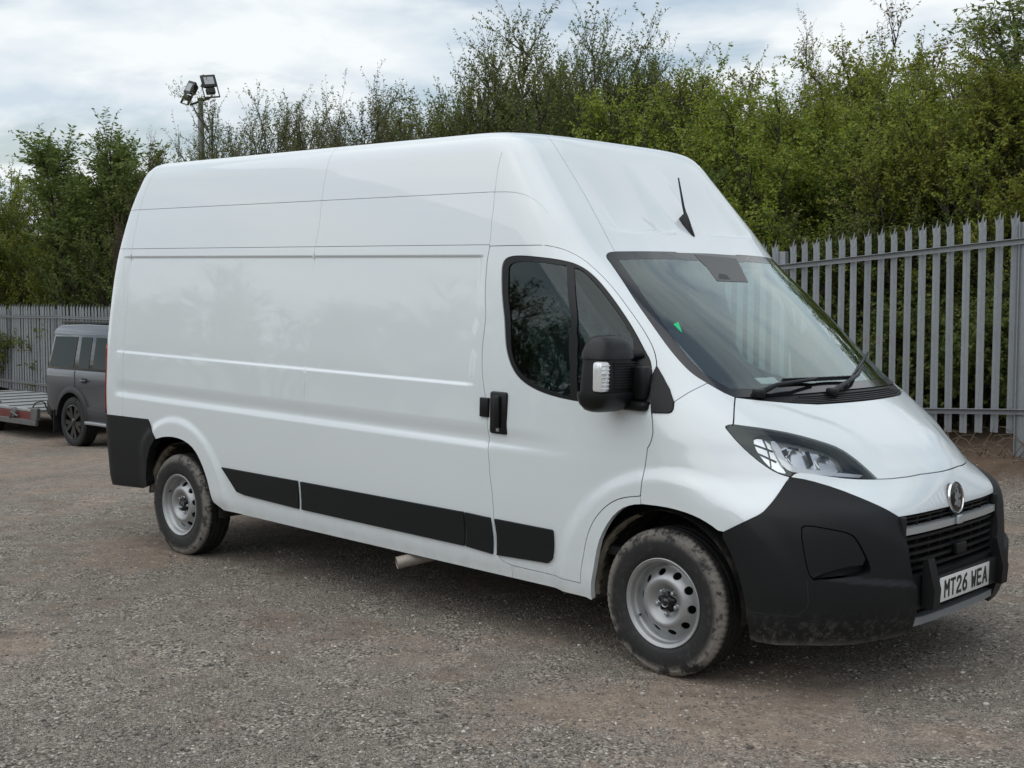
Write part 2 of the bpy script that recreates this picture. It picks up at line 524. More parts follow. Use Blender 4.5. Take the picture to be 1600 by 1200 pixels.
def pxof(P):
    d = b2w(P) - CAM
    w = d @ cf
    return np.stack([800 + FPX * (d @ cr) / w, 600 - FPX * (d @ cu) / w], 1)
_gu, _gv = np.meshgrid(np.arange(-1.5, 6.4, .03), np.arange(0, VMAX, .03))
_gu, _gv = _gu.ravel(), _gv.ravel()
_gp = S0(_gu, _gv); _gn = S0n(_gu, _gv) * NS
_cb = np.array([CAM[0] * ck - CAM[2] * sk, CAM[1], CAM[0] * sk + CAM[2] * ck])
_fc = ((_gp - _cb) * _gn).sum(1) < 0
_gu, _gv, _gq = _gu[_fc], _gv[_fc], pxof(_gp)[_fc]
def pix(pts):
    """photo pixels -> (u, v) on the body: the sight line meets the surface there"""
    pts = np.atleast_2d(np.asarray(pts, float))
    i = np.argmin(((_gq[None] - pts[:, None]) ** 2).sum(-1), 1)
    u, v = _gu[i].copy(), _gv[i].copy()
    e = 1e-4
    for k in range(14):
        f0 = pxof(S0(u, v)); r = pts - f0
        a = (pxof(S0(u + e, v)) - f0) / e; b = (pxof(S0(u, v + e)) - f0) / e
        det = a[:, 0] * b[:, 1] - a[:, 1] * b[:, 0]
        det = np.where(np.abs(det) < 2e3, np.sign(det) * 2e3 + (det == 0) * 2e3, det)
        su = (r[:, 0] * b[:, 1] - r[:, 1] * b[:, 0]) / det
        sv = (a[:, 0] * r[:, 1] - a[:, 1] * r[:, 0]) / det
        u = np.clip(u + np.clip(su, -.05, .05), -1.58, 6.6); v = np.clip(v + np.clip(sv, -.05, .05), 0, VMAX)
    return np.stack([u, v], 1)
def xz(pts):
    """(x, z) on the right flank -> (u, v)"""
    pts = np.atleast_2d(np.asarray(pts, float))
    v = vz(pts[:, 1]); lo = np.zeros(len(v)) + .0; hi = np.full(len(v), US)
    for k in range(40):
        m = (lo + hi) / 2; b = S0(m, v)[:, 0] > pts[:, 0]
        lo = np.where(b, m, lo); hi = np.where(b, hi, m)
    return np.stack([lo, v], 1)
def yz(pts):
    """(distance from the centre line, z) on the front -> (u, v)"""
    pts = np.atleast_2d(np.asarray(pts, float))
    v = vz(pts[:, 1]); lo = np.zeros(len(v)); hi = np.full(len(v), UF)
    for k in range(40):
        m = (lo + hi) / 2; b = -S0(m, v)[:, 1] < pts[:, 0]
        lo = np.where(b, m, lo); hi = np.where(b, hi, m)
    return np.stack([lo, v], 1)
CROP = {1: (880, 360, 2.2222), 2: (1100, 640, 3.), 3: (740, 360, 3.75), 6: (140, 560, 3.53), 7: (800, 740, 3.53), 8: (740, 180, 3.2)}
def crp(k, pts):
    a, b, s = CROP[k]
    return pix([(a + x / s, b + y / s) for x, y in pts])
def cat(*a): return np.concatenate([np.atleast_2d(q) for q in a])
def mirror_half(a): # right half from centre to centre -> closed loop over both halves
    a = np.atleast_2d(a).copy()
    b = a[::-1] * [-1, 1]
    return np.concatenate([a, b[1:] if abs(a[-1][0]) < 1e-6 else b])

def metric(u, v):
    e = .003
    mu = np.linalg.norm(S0(u + e, v) - S0(u - e, v), axis=-1) / (2 * e)
    mv = np.linalg.norm(S0(u, v + e) - S0(u, v - e), axis=-1) / (2 * e)
    return np.maximum(mu, .05), np.maximum(mv, .05)

def resample(L, sp):
    out = []
    n = len(L)
    for i in range(n):
        a, b = L[i], L[(i + 1) % n]
        mu, mv = metric(np.array([(a[0] + b[0]) / 2]), np.array([(a[1] + b[1]) / 2]))
        d = math.hypot((b[0] - a[0]) * mu[0], (b[1] - a[1]) * mv[0])
        if d < 1e-4: continue
        k = max(1, int(math.ceil(d / sp)))
        for j in range(k): out.append(a + (b - a) * j / k)
    return np.array(out)
def area(L): return .5 * np.sum(L[:, 0] * np.roll(L[:, 1], -1) - np.roll(L[:, 0], -1) * L[:, 1])
def inset(L, g):
    """move a closed loop (counter-clockwise) inwards by g metres"""
    if g == 0: return L
    mu, mv = metric(L[:, 0], L[:, 1])
    M = np.stack([mu, mv], 1)
    e1 = (L - np.roll(L, 1, 0)) * M; e2 = (np.roll(L, -1, 0) - L) * M
    e1 /= np.linalg.norm(e1, axis=1)[:, None] + 1e-12; e2 /= np.linalg.norm(e2, axis=1)[:, None] + 1e-12
    n1 = np.stack([-e1[:, 1], e1[:, 0]], 1); n2 = np.stack([-e2[:, 1], e2[:, 0]], 1)
    b = n1 + n2; b /= np.linalg.norm(b, axis=1)[:, None] + 1e-12
    k = np.clip((b * n1).sum(1), .45, 1)
    return L + b * (g / k)[:, None] / M
def inpoly(P, L):
    x, y = P[:, 0][:, None], P[:, 1][:, None]
    x1, y1 = L[:, 0][None], L[:, 1][None]; x2, y2 = np.roll(L[:, 0], -1)[None], np.roll(L[:, 1], -1)[None]
    c = ((y1 > y) != (y2 > y)) & (x < (x2 - x1) * (y - y1) / (y2 - y1 + 1e-15) + x1)
    return (c.sum(1) % 2) == 1

def smooth_loop(L, it=2):
    L = np.atleast_2d(L)
    for k in range(it):
        a = .75 * L + .25 * np.roll(L, -1, 0); b = .25 * L + .75 * np.roll(L, -1, 0)
        L = np.stack([a, b], 1).reshape(-1, 2)
    return L
def smooth_line(L, it=2):
    L = np.atleast_2d(L)
    for k in range(it):
        a = .75 * L[:-1] + .25 * L[1:]; b = .25 * L[:-1] + .75 * L[1:]
        L = np.concatenate([L[:1], np.stack([a, b], 1).reshape(-1, 2), L[-1:]])
    return L

def panel_geo(loop, holes=(), gap=.002, depth=.014, sp=.035, zl=(), off=0., extra=None):
    loops = [np.atleast_2d(loop)] + [np.atleast_2d(h) for h in holes]
    R = []
    for i, L in enumerate(loops):
        L = resample(L, sp)
        if area(L) < 0: L = L[::-1]
        R.append(inset(L, gap if i == 0 else -gap))
    out = R[0]
    lo, hi = out.min(0), out.max(0)
    cu_, cv_ = (lo + hi) / 2
    mu = np.mean(metric(np.linspace(lo[0], hi[0], 9), np.full(9, cv_))[0])
    nu = max(2, int((hi[0] - lo[0]) * mu / sp)); nv = max(2, int((hi[1] - lo[1]) / sp))
    us = np.linspace(lo[0], hi[0], nu + 1); vs_ = np.linspace(lo[1], hi[1], nv + 1)
    fine = np.concatenate([vz(np.array([z])) for z in zl]) if len(zl) else np.zeros(0)
    if len(fine):
        vs_ = np.array([q for q in vs_ if np.min(np.abs(fine - q)) > .35 * sp])
        vs_ = np.sort(np.concatenate([vs_, fine]))
    gu, gv = np.meshgrid(us, vs_)
    G = np.stack([gu.ravel(), gv.ravel()], 1)
    if extra is not None: G = np.concatenate([G, extra])
    k = inpoly(G, out)
    for h in R[1:]: k &= ~inpoly(G, h)
    G = G[k]
    B = np.concatenate(R)
    mu, mv = metric(G[:, 0], G[:, 1])
    if len(G):
        dd = np.min(((G[:, None] - B[None]) * np.stack([mu, mv], 1)[:, None] ) ** 2 @ np.ones(2), 1)
        G = G[dd > (.33 * sp) ** 2]
    pts = np.concatenate([B, G])
    edges = []; k0 = 0
    for L in R:
        n = len(L); edges += [(k0 + i, k0 + (i + 1) % n) for i in range(n)]; k0 += n
    sc = np.array([mu.mean() if len(mu) else 1., 1.])
    vo, eo, fo, ov, _, _ = delaunay_2d_cdt([Vector((p[0] * sc[0], p[1])) for p in pts], edges, [], 0, 1e-7)
    vo = np.array([q[:] for q in vo]) / sc
    F = np.array([list(f) for f in fo])
    cen = vo[F].mean(1)
    k = inpoly(cen, out)
    for h in R[1:]: k &= ~inpoly(cen, h)
    F = F[k]
    P = SD(vo[:, 0], vo[:, 1], np.full(len(vo), off)); N = SN(vo[:, 0], vo[:, 1])
    # face winding to match normals
    tn = np.cross(P[F[:, 1]] - P[F[:, 0]], P[F[:, 2]] - P[F[:, 0]])
    fl = (tn * N[F[:, 0]]).sum(1) < 0
    F[fl] = F[fl][:, ::-1]
    V = [P]; NN = [N]; FF = [tuple(f) for f in F]; n0 = len(P)
    k0 = 0
    for li, L in enumerate(R):
        n = len(L)
        # output index of each input boundary vertex
        p = SD(L[:, 0], L[:, 1], np.full(n, off)); q = SN(L[:, 0], L[:, 1])
        tang = np.roll(p, -1, 0) - np.roll(p, 1, 0)
        ln = np.cross(tang, q); ln /= np.linalg.norm(ln, axis=1)[:, None] + 1e-12
        mid = p - q * .0015 + ln * .0006
        if depth > 0:
            V += [p, p - q * depth]; NN += [ln, ln]
            for i in range(n):
                j = (i + 1) % n
                FF.append((n0 + i, n0 + n + i, n0 + n + j, n0 + j))
            n0 += 2 * n
        k0 += n
    return np.concatenate(V), FF, np.concatenate(NN)

def panel(name, loop, mat, parent, both=True, **k):
    V, F, N = panel_geo(loop, **k)
    m = MATS[mat]
    o = mesh_obj(name, b2w(V), F, m, parent, normals=b2w(N))
    if not both: return o
    f = np.array([1, -1, 1.])
    o2 = mesh_obj(name, b2w(V * f), [q[::-1] for q in F], m, parent, normals=b2w(N * f))
    return o, o2

VAN = empty('delivery_van', (0, 0, 0), 0, 'clean white high-roof panel van with black bumpers and steel wheels parked on gravel', 'van')

# ------------------------------------------------------------------ outlines
zseam, zrail = 2.248, 1.976
# door outline
d_rear = smooth_line(xz([(-1.188, 1.970), (-1.185, 1.66), (-1.170, 1.40), (-1.135, 1.137), (-1.102, .943), (-1.070, .617), (-1.058, .42), (-1.02, .372), (-.944, .358)]))
d_bot = xz([(-.944, .358), (-.70, .356), (-.472, .355)])
d_arch = smooth_line(xz([(-.472, .355), (-.463, .46), (-.430, .58), (-.385, .675), (-.312, .751), (-.22, .802), (-.106, .824)]))
d_front = xz([(-.106, .824), (-.098, .93), (-.087, 1.045), (-.070, 1.16)])
d_sail = crp(3, [(1043, 1070), (1040, 960), (1042, 870), (1058, 830), (1075, 795)])
d_top = smooth_line(cat(crp(3, [(1075, 795), (1073, 760), (1060, 700), (1020, 620), (940, 500), (840, 360), (740, 250), (650, 170), (560, 120), (480, 95), (380, 80)]), xz([(-.80, 1.972), (-1.0, 1.972), (-1.188, 1.970)])))
DOOR = cat(d_rear, d_bot[1:], d_arch[1:], d_front[1:], d_sail, d_top[1:-1])
# side window: outer edge of the black surround
w_out = smooth_loop(crp(3, [(165, 260), (168, 205), (188, 165), (230, 150), (300, 149), (450, 163), (560, 183), (620, 205), (680, 243), (740, 302), (820, 402), (900, 522), (960, 622), (1000, 700), (1040, 770), (1043, 860), (1040, 960), (1030, 1045), (880, 1040), (600, 1000), (480, 975), (380, 942), (300, 897), (245, 842), (212, 775), (190, 680), (175, 500), (166, 350)]), 2)
def rounded(P, k=.25):
    """polygon with its corners cut into short curves, long edges kept straight"""
    P = np.atleast_2d(P); n = len(P); out = []
    for i in range(n):
        a, b, c = P[i - 1], P[i], P[(i + 1) % n]
        p, q = b + (a - b) * k, b + (c - b) * k
        out += [p * (1 - t) ** 2 + 2 * b * t * (1 - t) + q * t * t for t in (0, .33, .67, 1)]
    return np.array(out)
w_rear = cat(smooth_line(crp(3, [(568, 984), (480, 956), (355, 905), (272, 842), (234, 775), (212, 650), (201, 450), (200, 250), (204, 208), (232, 184), (300, 180), (450, 192), (546, 204)])), crp(3, [(551, 400), (557, 600), (563, 800)]))
w_front = cat(smooth_line(crp(3, [(590, 214), (620, 222), (665, 252), (740, 335), (820, 440), (890, 550), (935, 630), (938, 720)])), crp(3, [(938, 980), (780, 975), (612, 978), (606, 780), (600, 590), (595, 400)]))
# windscreen
ws_up = smooth_line(crp(1, [(152, 98), (165, 114), (200, 165), (260, 260), (330, 360), (400, 450), (450, 500), (500, 530)]))
ws_dn = crp(1, [(500, 530), (560, 564), (597, 580)])
ws_side = cat(ws_up, ws_dn[1:])
ws_cor = smooth_line(crp(1, [(152, 98), (149, 86), (158, 76), (179, 74)]))
ws_tc = smooth_line(cat(crp(1, [(179, 74), (260, 73), (400, 75)]), yz([(.30, 1.948), (0.0, 1.952)])))
ws_tc[-1, 0] = 0
ws_top = cat(ws_cor, ws_tc[1:])
ws_bot = cat(crp(1, [(597, 580)]), yz([(.60, 1.285), (.45, 1.290), (.25, 1.293), (0, 1.295)]))
ws_bot[-1, 0] = 0
WS = cat(ws_top[::-1], ws_side[1:], ws_bot[1:])
# bonnet
h_side = crp(1, [(597, 580), (593, 630), (590, 674)])
h_lamp = crp(1, [(590, 674), (700, 688), (800, 706), (900, 734), (960, 756), (1010, 790), (1052, 826), (1092, 864)])
h_lamp = smooth_line(h_lamp, 1)
HOODZ = .940
h_front = crp(1, [(1092, 864), (1140, 862), (1200, 855), (1240, 847)])
h_front = h_front[h_front[:, 0] > .02]
h_front = cat(h_front, [[0, np.mean(h_front[-1:, 1]) - .002]])
h_rear = crp(1, [(597, 580), (700, 592), (800, 604), (880, 609)])
h_rear = h_rear[h_rear[:, 0] > .02]
h_rear = cat(h_rear, [[0, h_rear[-1, 1] - .001]])
HOOD = cat(h_rear[::-1], h_side[1:], h_lamp[1:], h_front[1:])
COWL = cat(ws_bot[::-1], h_rear[1:])
# lamp
l_bot = smooth_line(crp(1, [(1092, 864), (1000, 863), (900, 850), (830, 840), (805, 842), (788, 857)]), 1)
l_out = smooth_line(crp(1, [(788, 857), (740, 842), (690, 811), (640, 770), (600, 730), (575, 700), (562, 683), (572, 676), (590, 674)]), 1)
LAMP = cat(h_lamp, l_bot[1:], l_out[1:-1])
# white nose panel above the grille
n_bot = smooth_line(crp(1, [(788, 857), (850, 867), (950, 896), (1050, 936), (1110, 963), (1150, 986), (1166, 996)]), 1)
n_gr = crp(1, [(1166, 996), (1250, 981), (1310, 967)])
n_gr = n_gr[n_gr[:, 0] > .02]
n_gr = cat(n_gr, [[0, n_gr[-1, 1] - .002]])
NOSE = cat(h_front[::-1], l_bot[1:], n_bot[1:], n_gr[1:])
# fender
f_bump = smooth_line(crp(1, [(788, 857), (770, 881), (740, 926), (715, 960), (690, 985), (640, 1011), (565, 1046)]), 1)
f_arch = smooth_line(crp(7, [(1165, 325), (1100, 275), (1030, 235), (950, 205), (850, 180), (725, 166)]), 1)
f_pil = crp(1, [(385, 595), (440, 560), (500, 530)])

a_top = f_arch[-1]
sail_f = crp(3, [(1075, 795), (1110, 855), (1150, 930), (1172, 1000)])
sail_b = crp(3, [(1172, 1000), (1170, 1045), (1160, 1064), (1140, 1072), (1043, 1070)])
sail_f = cat(sail_f[:-1], f_pil[:1]); sail_b = cat(f_pil[:1], sail_b[1:])
FEND = cat(sail_b[::-1], f_pil[1:], ws_dn[1:], h_side[1:], l_out[::-1][1:], f_bump[1:], f_arch[1:], d_front)
SAIL = cat(sail_f, sail_b[1:], d_sail[1:-1])
V0 = float(vz(2.572))
cap_l = smooth_line(crp(8, [(706, 682), (665, 605), (620, 520), (550, 385), (470, 255), (410, 160)]))
cap_l = cat(ws_cor[-1:], cap_l[1:], [[cap_l[-1, 0] + .01, V0]])
CAP = cat(ws_tc[::-1], cap_l[1:], [[0, V0]])
PIL = cat(d_top[::-1], sail_f[1:], f_pil[1:], ws_up[::-1][1:], ws_cor[1:], cap_l[1:], [[xz([(-1.205, 2.55)])[0, 0], V0]], xz([(-1.205, 2.45), (-1.205, 2.25), (-1.20, 2.1), (-1.192, 1.976)]))
c_arch = smooth_line(cat(a_top, crp(7, [(680, 168), (612, 190), (552, 250), (502, 340), (472, 450), (456, 560), (450, 650), (455, 690)])), 1)
SILL = cat(d_bot, d_arch[1:], c_arch, xz([(-.45, .292), (-.95, .292)]))
MID = cat(xz([(-1.192, 1.9755), (-2.63, 1.9755), (-2.63, 1.6), (-2.63, 1.1), (-2.63, .6), (-2.63, .292), (-.95, .292)]), d_rear[::-1][:-1])
r_arch = smooth_line(crp(6, [(376, 443), (420, 430), (480, 432), (540, 455), (590, 500), (628, 575), (655, 650), (672, 720), (690, 790)]), 1)
RSIDE = cat(xz([(-2.63, 1.9755), (-4.69, 1.9755), (-4.69, 1.3), (-4.69, .806), (-4.353, .813)]), r_arch, xz([(-3.50, .296), (-2.63, .292), (-2.63, 1.1)]))
UREAR, ULAMP = 6.43, 6.265
def rz_(u, z): return [[u, float(vz(z))]]
POST = cat(xz([(-4.69, 1.9755), (-4.69, 1.3), (-4.69, .806)]), rz_(ULAMP, .800), rz_(ULAMP, 1.30), rz_(UREAR, 1.30), rz_(UREAR, 1.9755))
TAIL = cat(rz_(ULAMP + .02, .806), rz_(UREAR, .806), rz_(UREAR, 1.295), rz_(ULAMP + .03, 1.295))
ur = xz([(-4.69, 1.976)])[0, 0]; u1 = xz([(-4.66, 2.25)])[0, 0]
UP_R = cat(xz([(-2.63, 1.9765)]), rz_(ur, 1.9765), rz_(u1, 2.2475), xz([(-2.63, 2.2475)]))
UP_M = cat(xz([(-1.192, 1.9765), (-2.63, 1.9765), (-2.63, 2.2475), (-1.205, 2.2475), (-1.20, 2.1)]))
UP_C = cat(rz_(ur, 1.9765), rz_(UREAR, 1.9765), rz_(UREAR, 2.2475), rz_(u1, 2.2475))
u2 = u1 + .05
RS_R = cat(xz([(-2.63, 2.2485)]), rz_(u1, 2.2485), [[u2, V0]], [[xz([(-2.63, 2.565)])[0, 0], V0]])
RS_M = cat(xz([(-1.205, 2.2485), (-2.63, 2.2485)]), [[xz([(-2.63, 2.565)])[0, 0], V0]], [[xz([(-1.205, 2.565)])[0, 0], V0]], xz([(-1.205, 2.545), (-1.205, 2.45)]))
RS_C = cat(rz_(u1, 2.2485), rz_(UREAR, 2.2485), [[UREAR, V0]], [[u2, V0]])
RDOOR = cat(rz_(UREAR, .806), rz_(7.395, .806), rz_(7.395, 2.5), rz_(UREAR, 2.5))
RHEAD = cat(rz_(UREAR, 2.504), rz_(7.4, 2.504), [[7.4, V0]], [[UREAR, V0]])

VW = 'van_paint'
aa = np.arange(rad(-20), rad(200), .022)
RING_R = np.concatenate([xz(np.stack([-4.0 + r * np.cos(aa), np.maximum(.28 + r * np.sin(aa), .2)], 1)) for r in np.linspace(.515, .605, 10)])
RING_F = np.concatenate([xz(np.stack([.05 + .70 * r * np.cos(aa), np.maximum(.30 + .66 * r * np.sin(aa), .2)], 1)) for r in np.linspace(.88, 1.05, 11)])
fz = [1.246, 1.252, 1.259, 1.266, 1.272, 1.908, 1.914, 1.918, 1.922, 1.928, .93, .945, .965, .985, 1.005, 1.03, 1.06, 1.075]
for nm, L, k in (('side_panel', RSIDE, dict(zl=fz, sp=.03, extra=RING_R)), ('side_panel', MID, dict(zl=fz, sp=.04)), ('corner_post', POST, dict(zl=fz, sp=.018)),
                 ('upper_side_panel', UP_R, {}), ('upper_side_panel', UP_M, {}), ('corner_post', UP_C, {}),
                 ('roof_side', RS_R, dict(zl=[2.46, 2.5, 2.53, 2.55, 2.57])), ('roof_side', RS_M, dict(zl=[2.46, 2.5, 2.53, 2.55, 2.57])), ('roof_side', RS_C, {}),
                 ('rear_door', RDOOR, dict(gap=.003)), ('rear_header', RHEAD, {}), ('sill', SILL, dict(depth=.03, sp=.03)),
                 ('cab_side', PIL, dict(sp=.03)), ('front_wing', FEND, dict(sp=.022, depth=.03, gap=.0025, extra=RING_F))):
    kk = dict(gap=.0010, sp=.045); kk.update(k)
    panel(nm, L, VW, VAN, **kk)
DOORS = panel('cab_door', DOOR, VW, VAN, gap=.0032, sp=.03, holes=[w_out], extra=RING_F, zl=[.93, .965, .985, 1.03, 1.075], depth=.02)
panel('door_lining', DOOR, 'interior_dark', VAN, holes=[w_out], gap=.004, sp=.08, off=-.03, depth=0)
panel('pillar_lining', PIL, 'interior_grey', VAN, gap=.004, sp=.08, off=-.03, depth=0)
panel('window_surround', w_out, 'satin_black', VAN, holes=[w_rear, w_front], gap=.0, sp=.03, off=-.004, depth=.012)
panel('side_window', w_rear, 'side_glass', VAN, gap=.0, sp=.05, off=-.010, depth=0)
panel('quarter_window', w_front, 'side_glass', VAN, gap=.0, sp=.05, off=-.010, depth=0)
panel('mirror_base', SAIL, 'trim_plastic', VAN, gap=.001, sp=.02, off=.008, depth=.02)
zc_ = np.linspace(1.07, 1.272, 44)
yc_ = np.interp(zc_, [1.0, 1.124, 1.162, 1.182, 1.205, 1.241, 1.266, 1.279], [.34, .39, .425, .467, .527, .60, .68, .728])
CREASE = np.concatenate([yz(np.stack([yc_ + o_, zc_], 1)) for o_ in np.linspace(-.018, .018, 9)])
panel('bonnet', mirror_half(HOOD), VW, VAN, both=False, gap=.003, sp=.022, depth=.02, extra=np.concatenate([CREASE, CREASE * [-1, 1]]))
panel('nose_panel', mirror_half(NOSE), VW, VAN, both=False, gap=.0025, sp=.02, depth=.03)
panel('roof_front', mirror_half(CAP), VW, VAN, both=False, gap=.002, sp=.028, zl=[2.04, 2.055, 2.07, 2.085, 2.1])
# roof top: both halves as one sheet
uu = np.concatenate([np.linspace(-7.4, 7.4, 181)]); vv = np.linspace(V0 + .002, VMAX, 26)
gu, gv = np.meshgrid(uu, vv); P = SD(gu, gv); N = SN(gu, np.minimum(gv, VMAX - .012))
n = len(uu); F = [(i * n + j, i * n + j + 1, (i + 1) * n + j + 1, (i + 1) * n + j) for i in range(len(vv) - 1) for j in range(n - 1)]
mesh_obj('roof', b2w(P.reshape(-1, 3)), F, MATS[VW], VAN, normals=b2w(N.reshape(-1, 3)))

# rub strips
TR = [[(-3.479, .580), (-2.69, .585), (-2.69, .417), (-3.24, .430), (-3.325, .441)], [(-2.658, .585), (-1.276, .590), (-1.276, .411), (-2.658, .417)],
      [(-1.262, .590), (-1.082, .586), (-1.072, .400), (-1.262, .411)], [(-1.047, .586), (-.66, .585), (-.652, .578), (-.662, .44), (-.69, .415), (-1.038, .400)]]
for L in TR:
    panel('rub_strip', xz(L), 'black_plastic', VAN, gap=0, sp=.03, off=.013, depth=.02, zl=[.575, .58])
# rear bumper, wrapped round the corner
rb_a = crp(6, [(376, 443), (350, 490), (334, 560), (328, 640), (332, 700)])
RB = cat(rz_(7.4, .80), rz_(UREAR, .80), xz([(-4.69, .803), (-4.353, .812)]), rb_a, rz_(US - .35, .325), rz_(US, .30), rz_(UREAR, .285), rz_(7.4, .29))
panel('rear_bumper', RB, 'black_plastic', VAN, gap=.001, sp=.04, off=.010, depth=.06)
panel('tail_lamp', TAIL, 'red_lens', VAN, gap=.002, sp=.04, off=.008, depth=.03)

# front bumper corners
bp_arch = smooth_line(crp(7, [(1165, 325), (1220, 420), (1260, 520), (1285, 620), (1302, 710), (1315, 800), (1330, 900)]), 1)
bp_bot = crp(2, [(232, 1075), (350, 1089), (500, 1096), (650, 1090), (800, 1066), (945, 1036)])
bp_in = crp(2, [(945, 1036), (965, 960), (972, 880), (966, 780), (955, 720), (945, 640), (930, 560), (908, 506)])
bp_in = cat(bp_in[:-1], n_bot[-1:])
BUMP = cat(n_bot[:1], f_bump[1:], bp_arch[1:], bp_bot[1:], bp_in[1:], n_bot[::-1][1:-1])
FOG = smooth_loop(crp(2, [(452, 562), (477, 543), (600, 565), (678, 582), (712, 616), (762, 725), (660, 735), (545, 770), (500, 796), (472, 700)]), 1)
FOGH = smooth_loop(crp(2, [(450, 560), (475, 541), (600, 563), (680, 580), (715, 615), (774, 740), (762, 768), (545, 792), (500, 800), (470, 700)]), 1)
BUMPER[0] = True
panel('front_bumper', BUMP, 'black_plastic', VAN, holes=[FOGH], gap=.0015, sp=.012, off=.002, depth=.05)
SEAM = crp(2, [(483, 800), (489, 908), (476, 930), (432, 966), (330, 955), (214, 936), (214, 931), (330, 950), (430, 961), (473, 927), (484, 906), (478, 802)])
panel('bumper_seam', SEAM, 'flat_black', VAN, gap=0, sp=.02, off=.0026, depth=.002)
panel('fog_panel', FOG, 'black_plastic', VAN, gap=.001, sp=.015, off=-.002, depth=.05)
panel('fog_recess', FOGH, 'black_plastic', VAN, gap=-.002, sp=.03, off=-.048, depth=0)
BUMPER[0] = False

# windscreen and its black border
wsl = mirror_half(WS)
c_ = wsl.mean(0)
wsi = resample(wsl, .03)
if area(wsi) < 0: wsi = wsi[::-1]
wsi = inset(wsi, .055)
lowv = float(vz(1.318))
wsi[:, 1] = np.maximum(wsi[:, 1], lowv)
k_ = np.r_[True, np.linalg.norm(np.diff(wsi, axis=0), axis=1) > 1e-4]
wsi = wsi[k_]
panel('windscreen_border', wsl, 'gloss_black', VAN, both=False, holes=[wsi], gap=.001, sp=.03, off=.000, depth=.006)
panel('windscreen', wsi, 'windscreen_glass', VAN, both=False, gap=0, sp=.05, off=-.0005, depth=0)
panel('cowl', mirror_half(COWL), 'satin_black', VAN, both=False, gap=.002, sp=.02, off=-.006, depth=.03)

# gutter seam running out over the cab
gl_ = smooth_line(pix([(770, 300), (800, 299.5), (822, 304), (842, 316), (858, 334)]), 2)
wd_ = np.linspace(1.6, .3, len(gl_))[:, None]
gr_ = np.concatenate([gl_ + np.array([0, .0011]) * wd_, (gl_ - np.array([0, .0011]) * wd_)[::-1]])
panel('gutter_seam', gr_, 'seam_sealer', VAN, gap=0, sp=.03, off=.0006, depth=.001)
# ------------------------------------------------------------------ van fittings (body coordinates, then tipped with the body)
def vbuild(mb, name, mat, parent=None, smooth=35):
    mb.xf(MRK)
    return mb.build(name, MATS[mat], VAN if parent is None else parent, smooth)
def both_sides(fn):
    for sgn in (1, -1):
        fn(sgn)
def mir(P, s): return np.asarray(P, float) * [1, s, 1]

# head lamps
def lampset(sgn):
    def pn(name, loop, mat, parent, **k):
        V, F, N = panel_geo(loop, **k)
        f = np.array([1, sgn, 1.])
        if sgn < 0: F = [q[::-1] for q in F]
        return mesh_obj(name, b2w(V * f), F, MATS[mat], parent, normals=b2w(N * f))
    h = pn('headlamp', LAMP, 'lamp_silver', VAN, gap=.002, sp=.025, off=-.062, depth=-.066)
    pn('lens', LAMP, 'lamp_glass', h, gap=.003, sp=.03, off=-.001, depth=0)
    pn('lamp_mask', LAMP, 'lamp_housing', h, holes=[smooth_loop(crp(2, [(234, 116), (300, 110), (420, 128), (550, 160), (640, 200), (690, 250), (775, 312), (600, 307), (430, 294), (398, 303), (330, 280), (270, 227), (240, 168)]), 1)], gap=.002, sp=.02, off=-.012, depth=.03)
    pn('reflector', smooth_loop(crp(2, [(238, 118), (305, 128), (345, 215), (380, 268), (395, 292), (330, 275), (270, 215), (236, 160)]), 1), 'reflector', h, gap=0, sp=.012, off=-.03, depth=.02)
    pn('reflector', smooth_loop(crp(2, [(362, 148), (470, 165), (520, 195), (515, 262), (440, 255), (405, 232)]), 1), 'reflector', h, gap=0, sp=.012, off=-.045, depth=.01)
    pn('reflector', smooth_loop(crp(2, [(500, 180), (590, 190), (630, 225), (668, 276), (520, 266), (488, 215)]), 1), 'reflector', h, gap=0, sp=.012, off=-.045, depth=.01)
    pn('daylight_strip', smooth_loop(crp(2, [(312, 138), (342, 138), (372, 200), (402, 245), (445, 264), (600, 284), (770, 298), (795, 312), (600, 303), (430, 290), (380, 266), (345, 212)]), 1), 'clear_lens', h, gap=0, sp=.012, off=-.018, depth=.02)
    for q in ([(360, 186), (394, 172), (404, 200), (376, 214)], [(482, 186), (500, 182), (522, 244), (506, 260)], [(640, 226), (690, 256), (735, 288), (664, 276)],
              [(240, 150), (330, 184), (331, 190), (241, 156)], [(254, 194), (345, 231), (346, 237), (256, 200)], [(280, 122), (285, 122), (322, 262), (317, 262)],
              [(400, 160), (455, 172), (452, 180), (402, 170)], [(545, 196), (590, 206), (600, 222), (560, 212)]):
        pn('bezel', crp(2, q), 'lamp_housing', h, gap=0, sp=.02, off=-.024, depth=.004)
    # projector bowls
    for X, Y, rr_ in ((440, 205, .042), (570, 228, .036)):
        uv = crp(2, [(X, Y)])[0]
        P = SD(np.array([uv[0]]), np.array([uv[1]]), np.array([-.040]))[0]
        mb = MB().lathe_y([(rr_, -.01), (rr_ * .92, .0), (rr_ * .7, .018), (rr_ * .4, .03), (.004, .034)], 24)
        R_ = Matrix.Translation(Vector(P * [1, sgn, 1])) @ Matrix.Rotation(rad(90 - 8), 4, 'Z')
        mb.xf(R_); vbuild(mb, 'reflector_bowl', 'reflector', h)
both_sides(lampset)

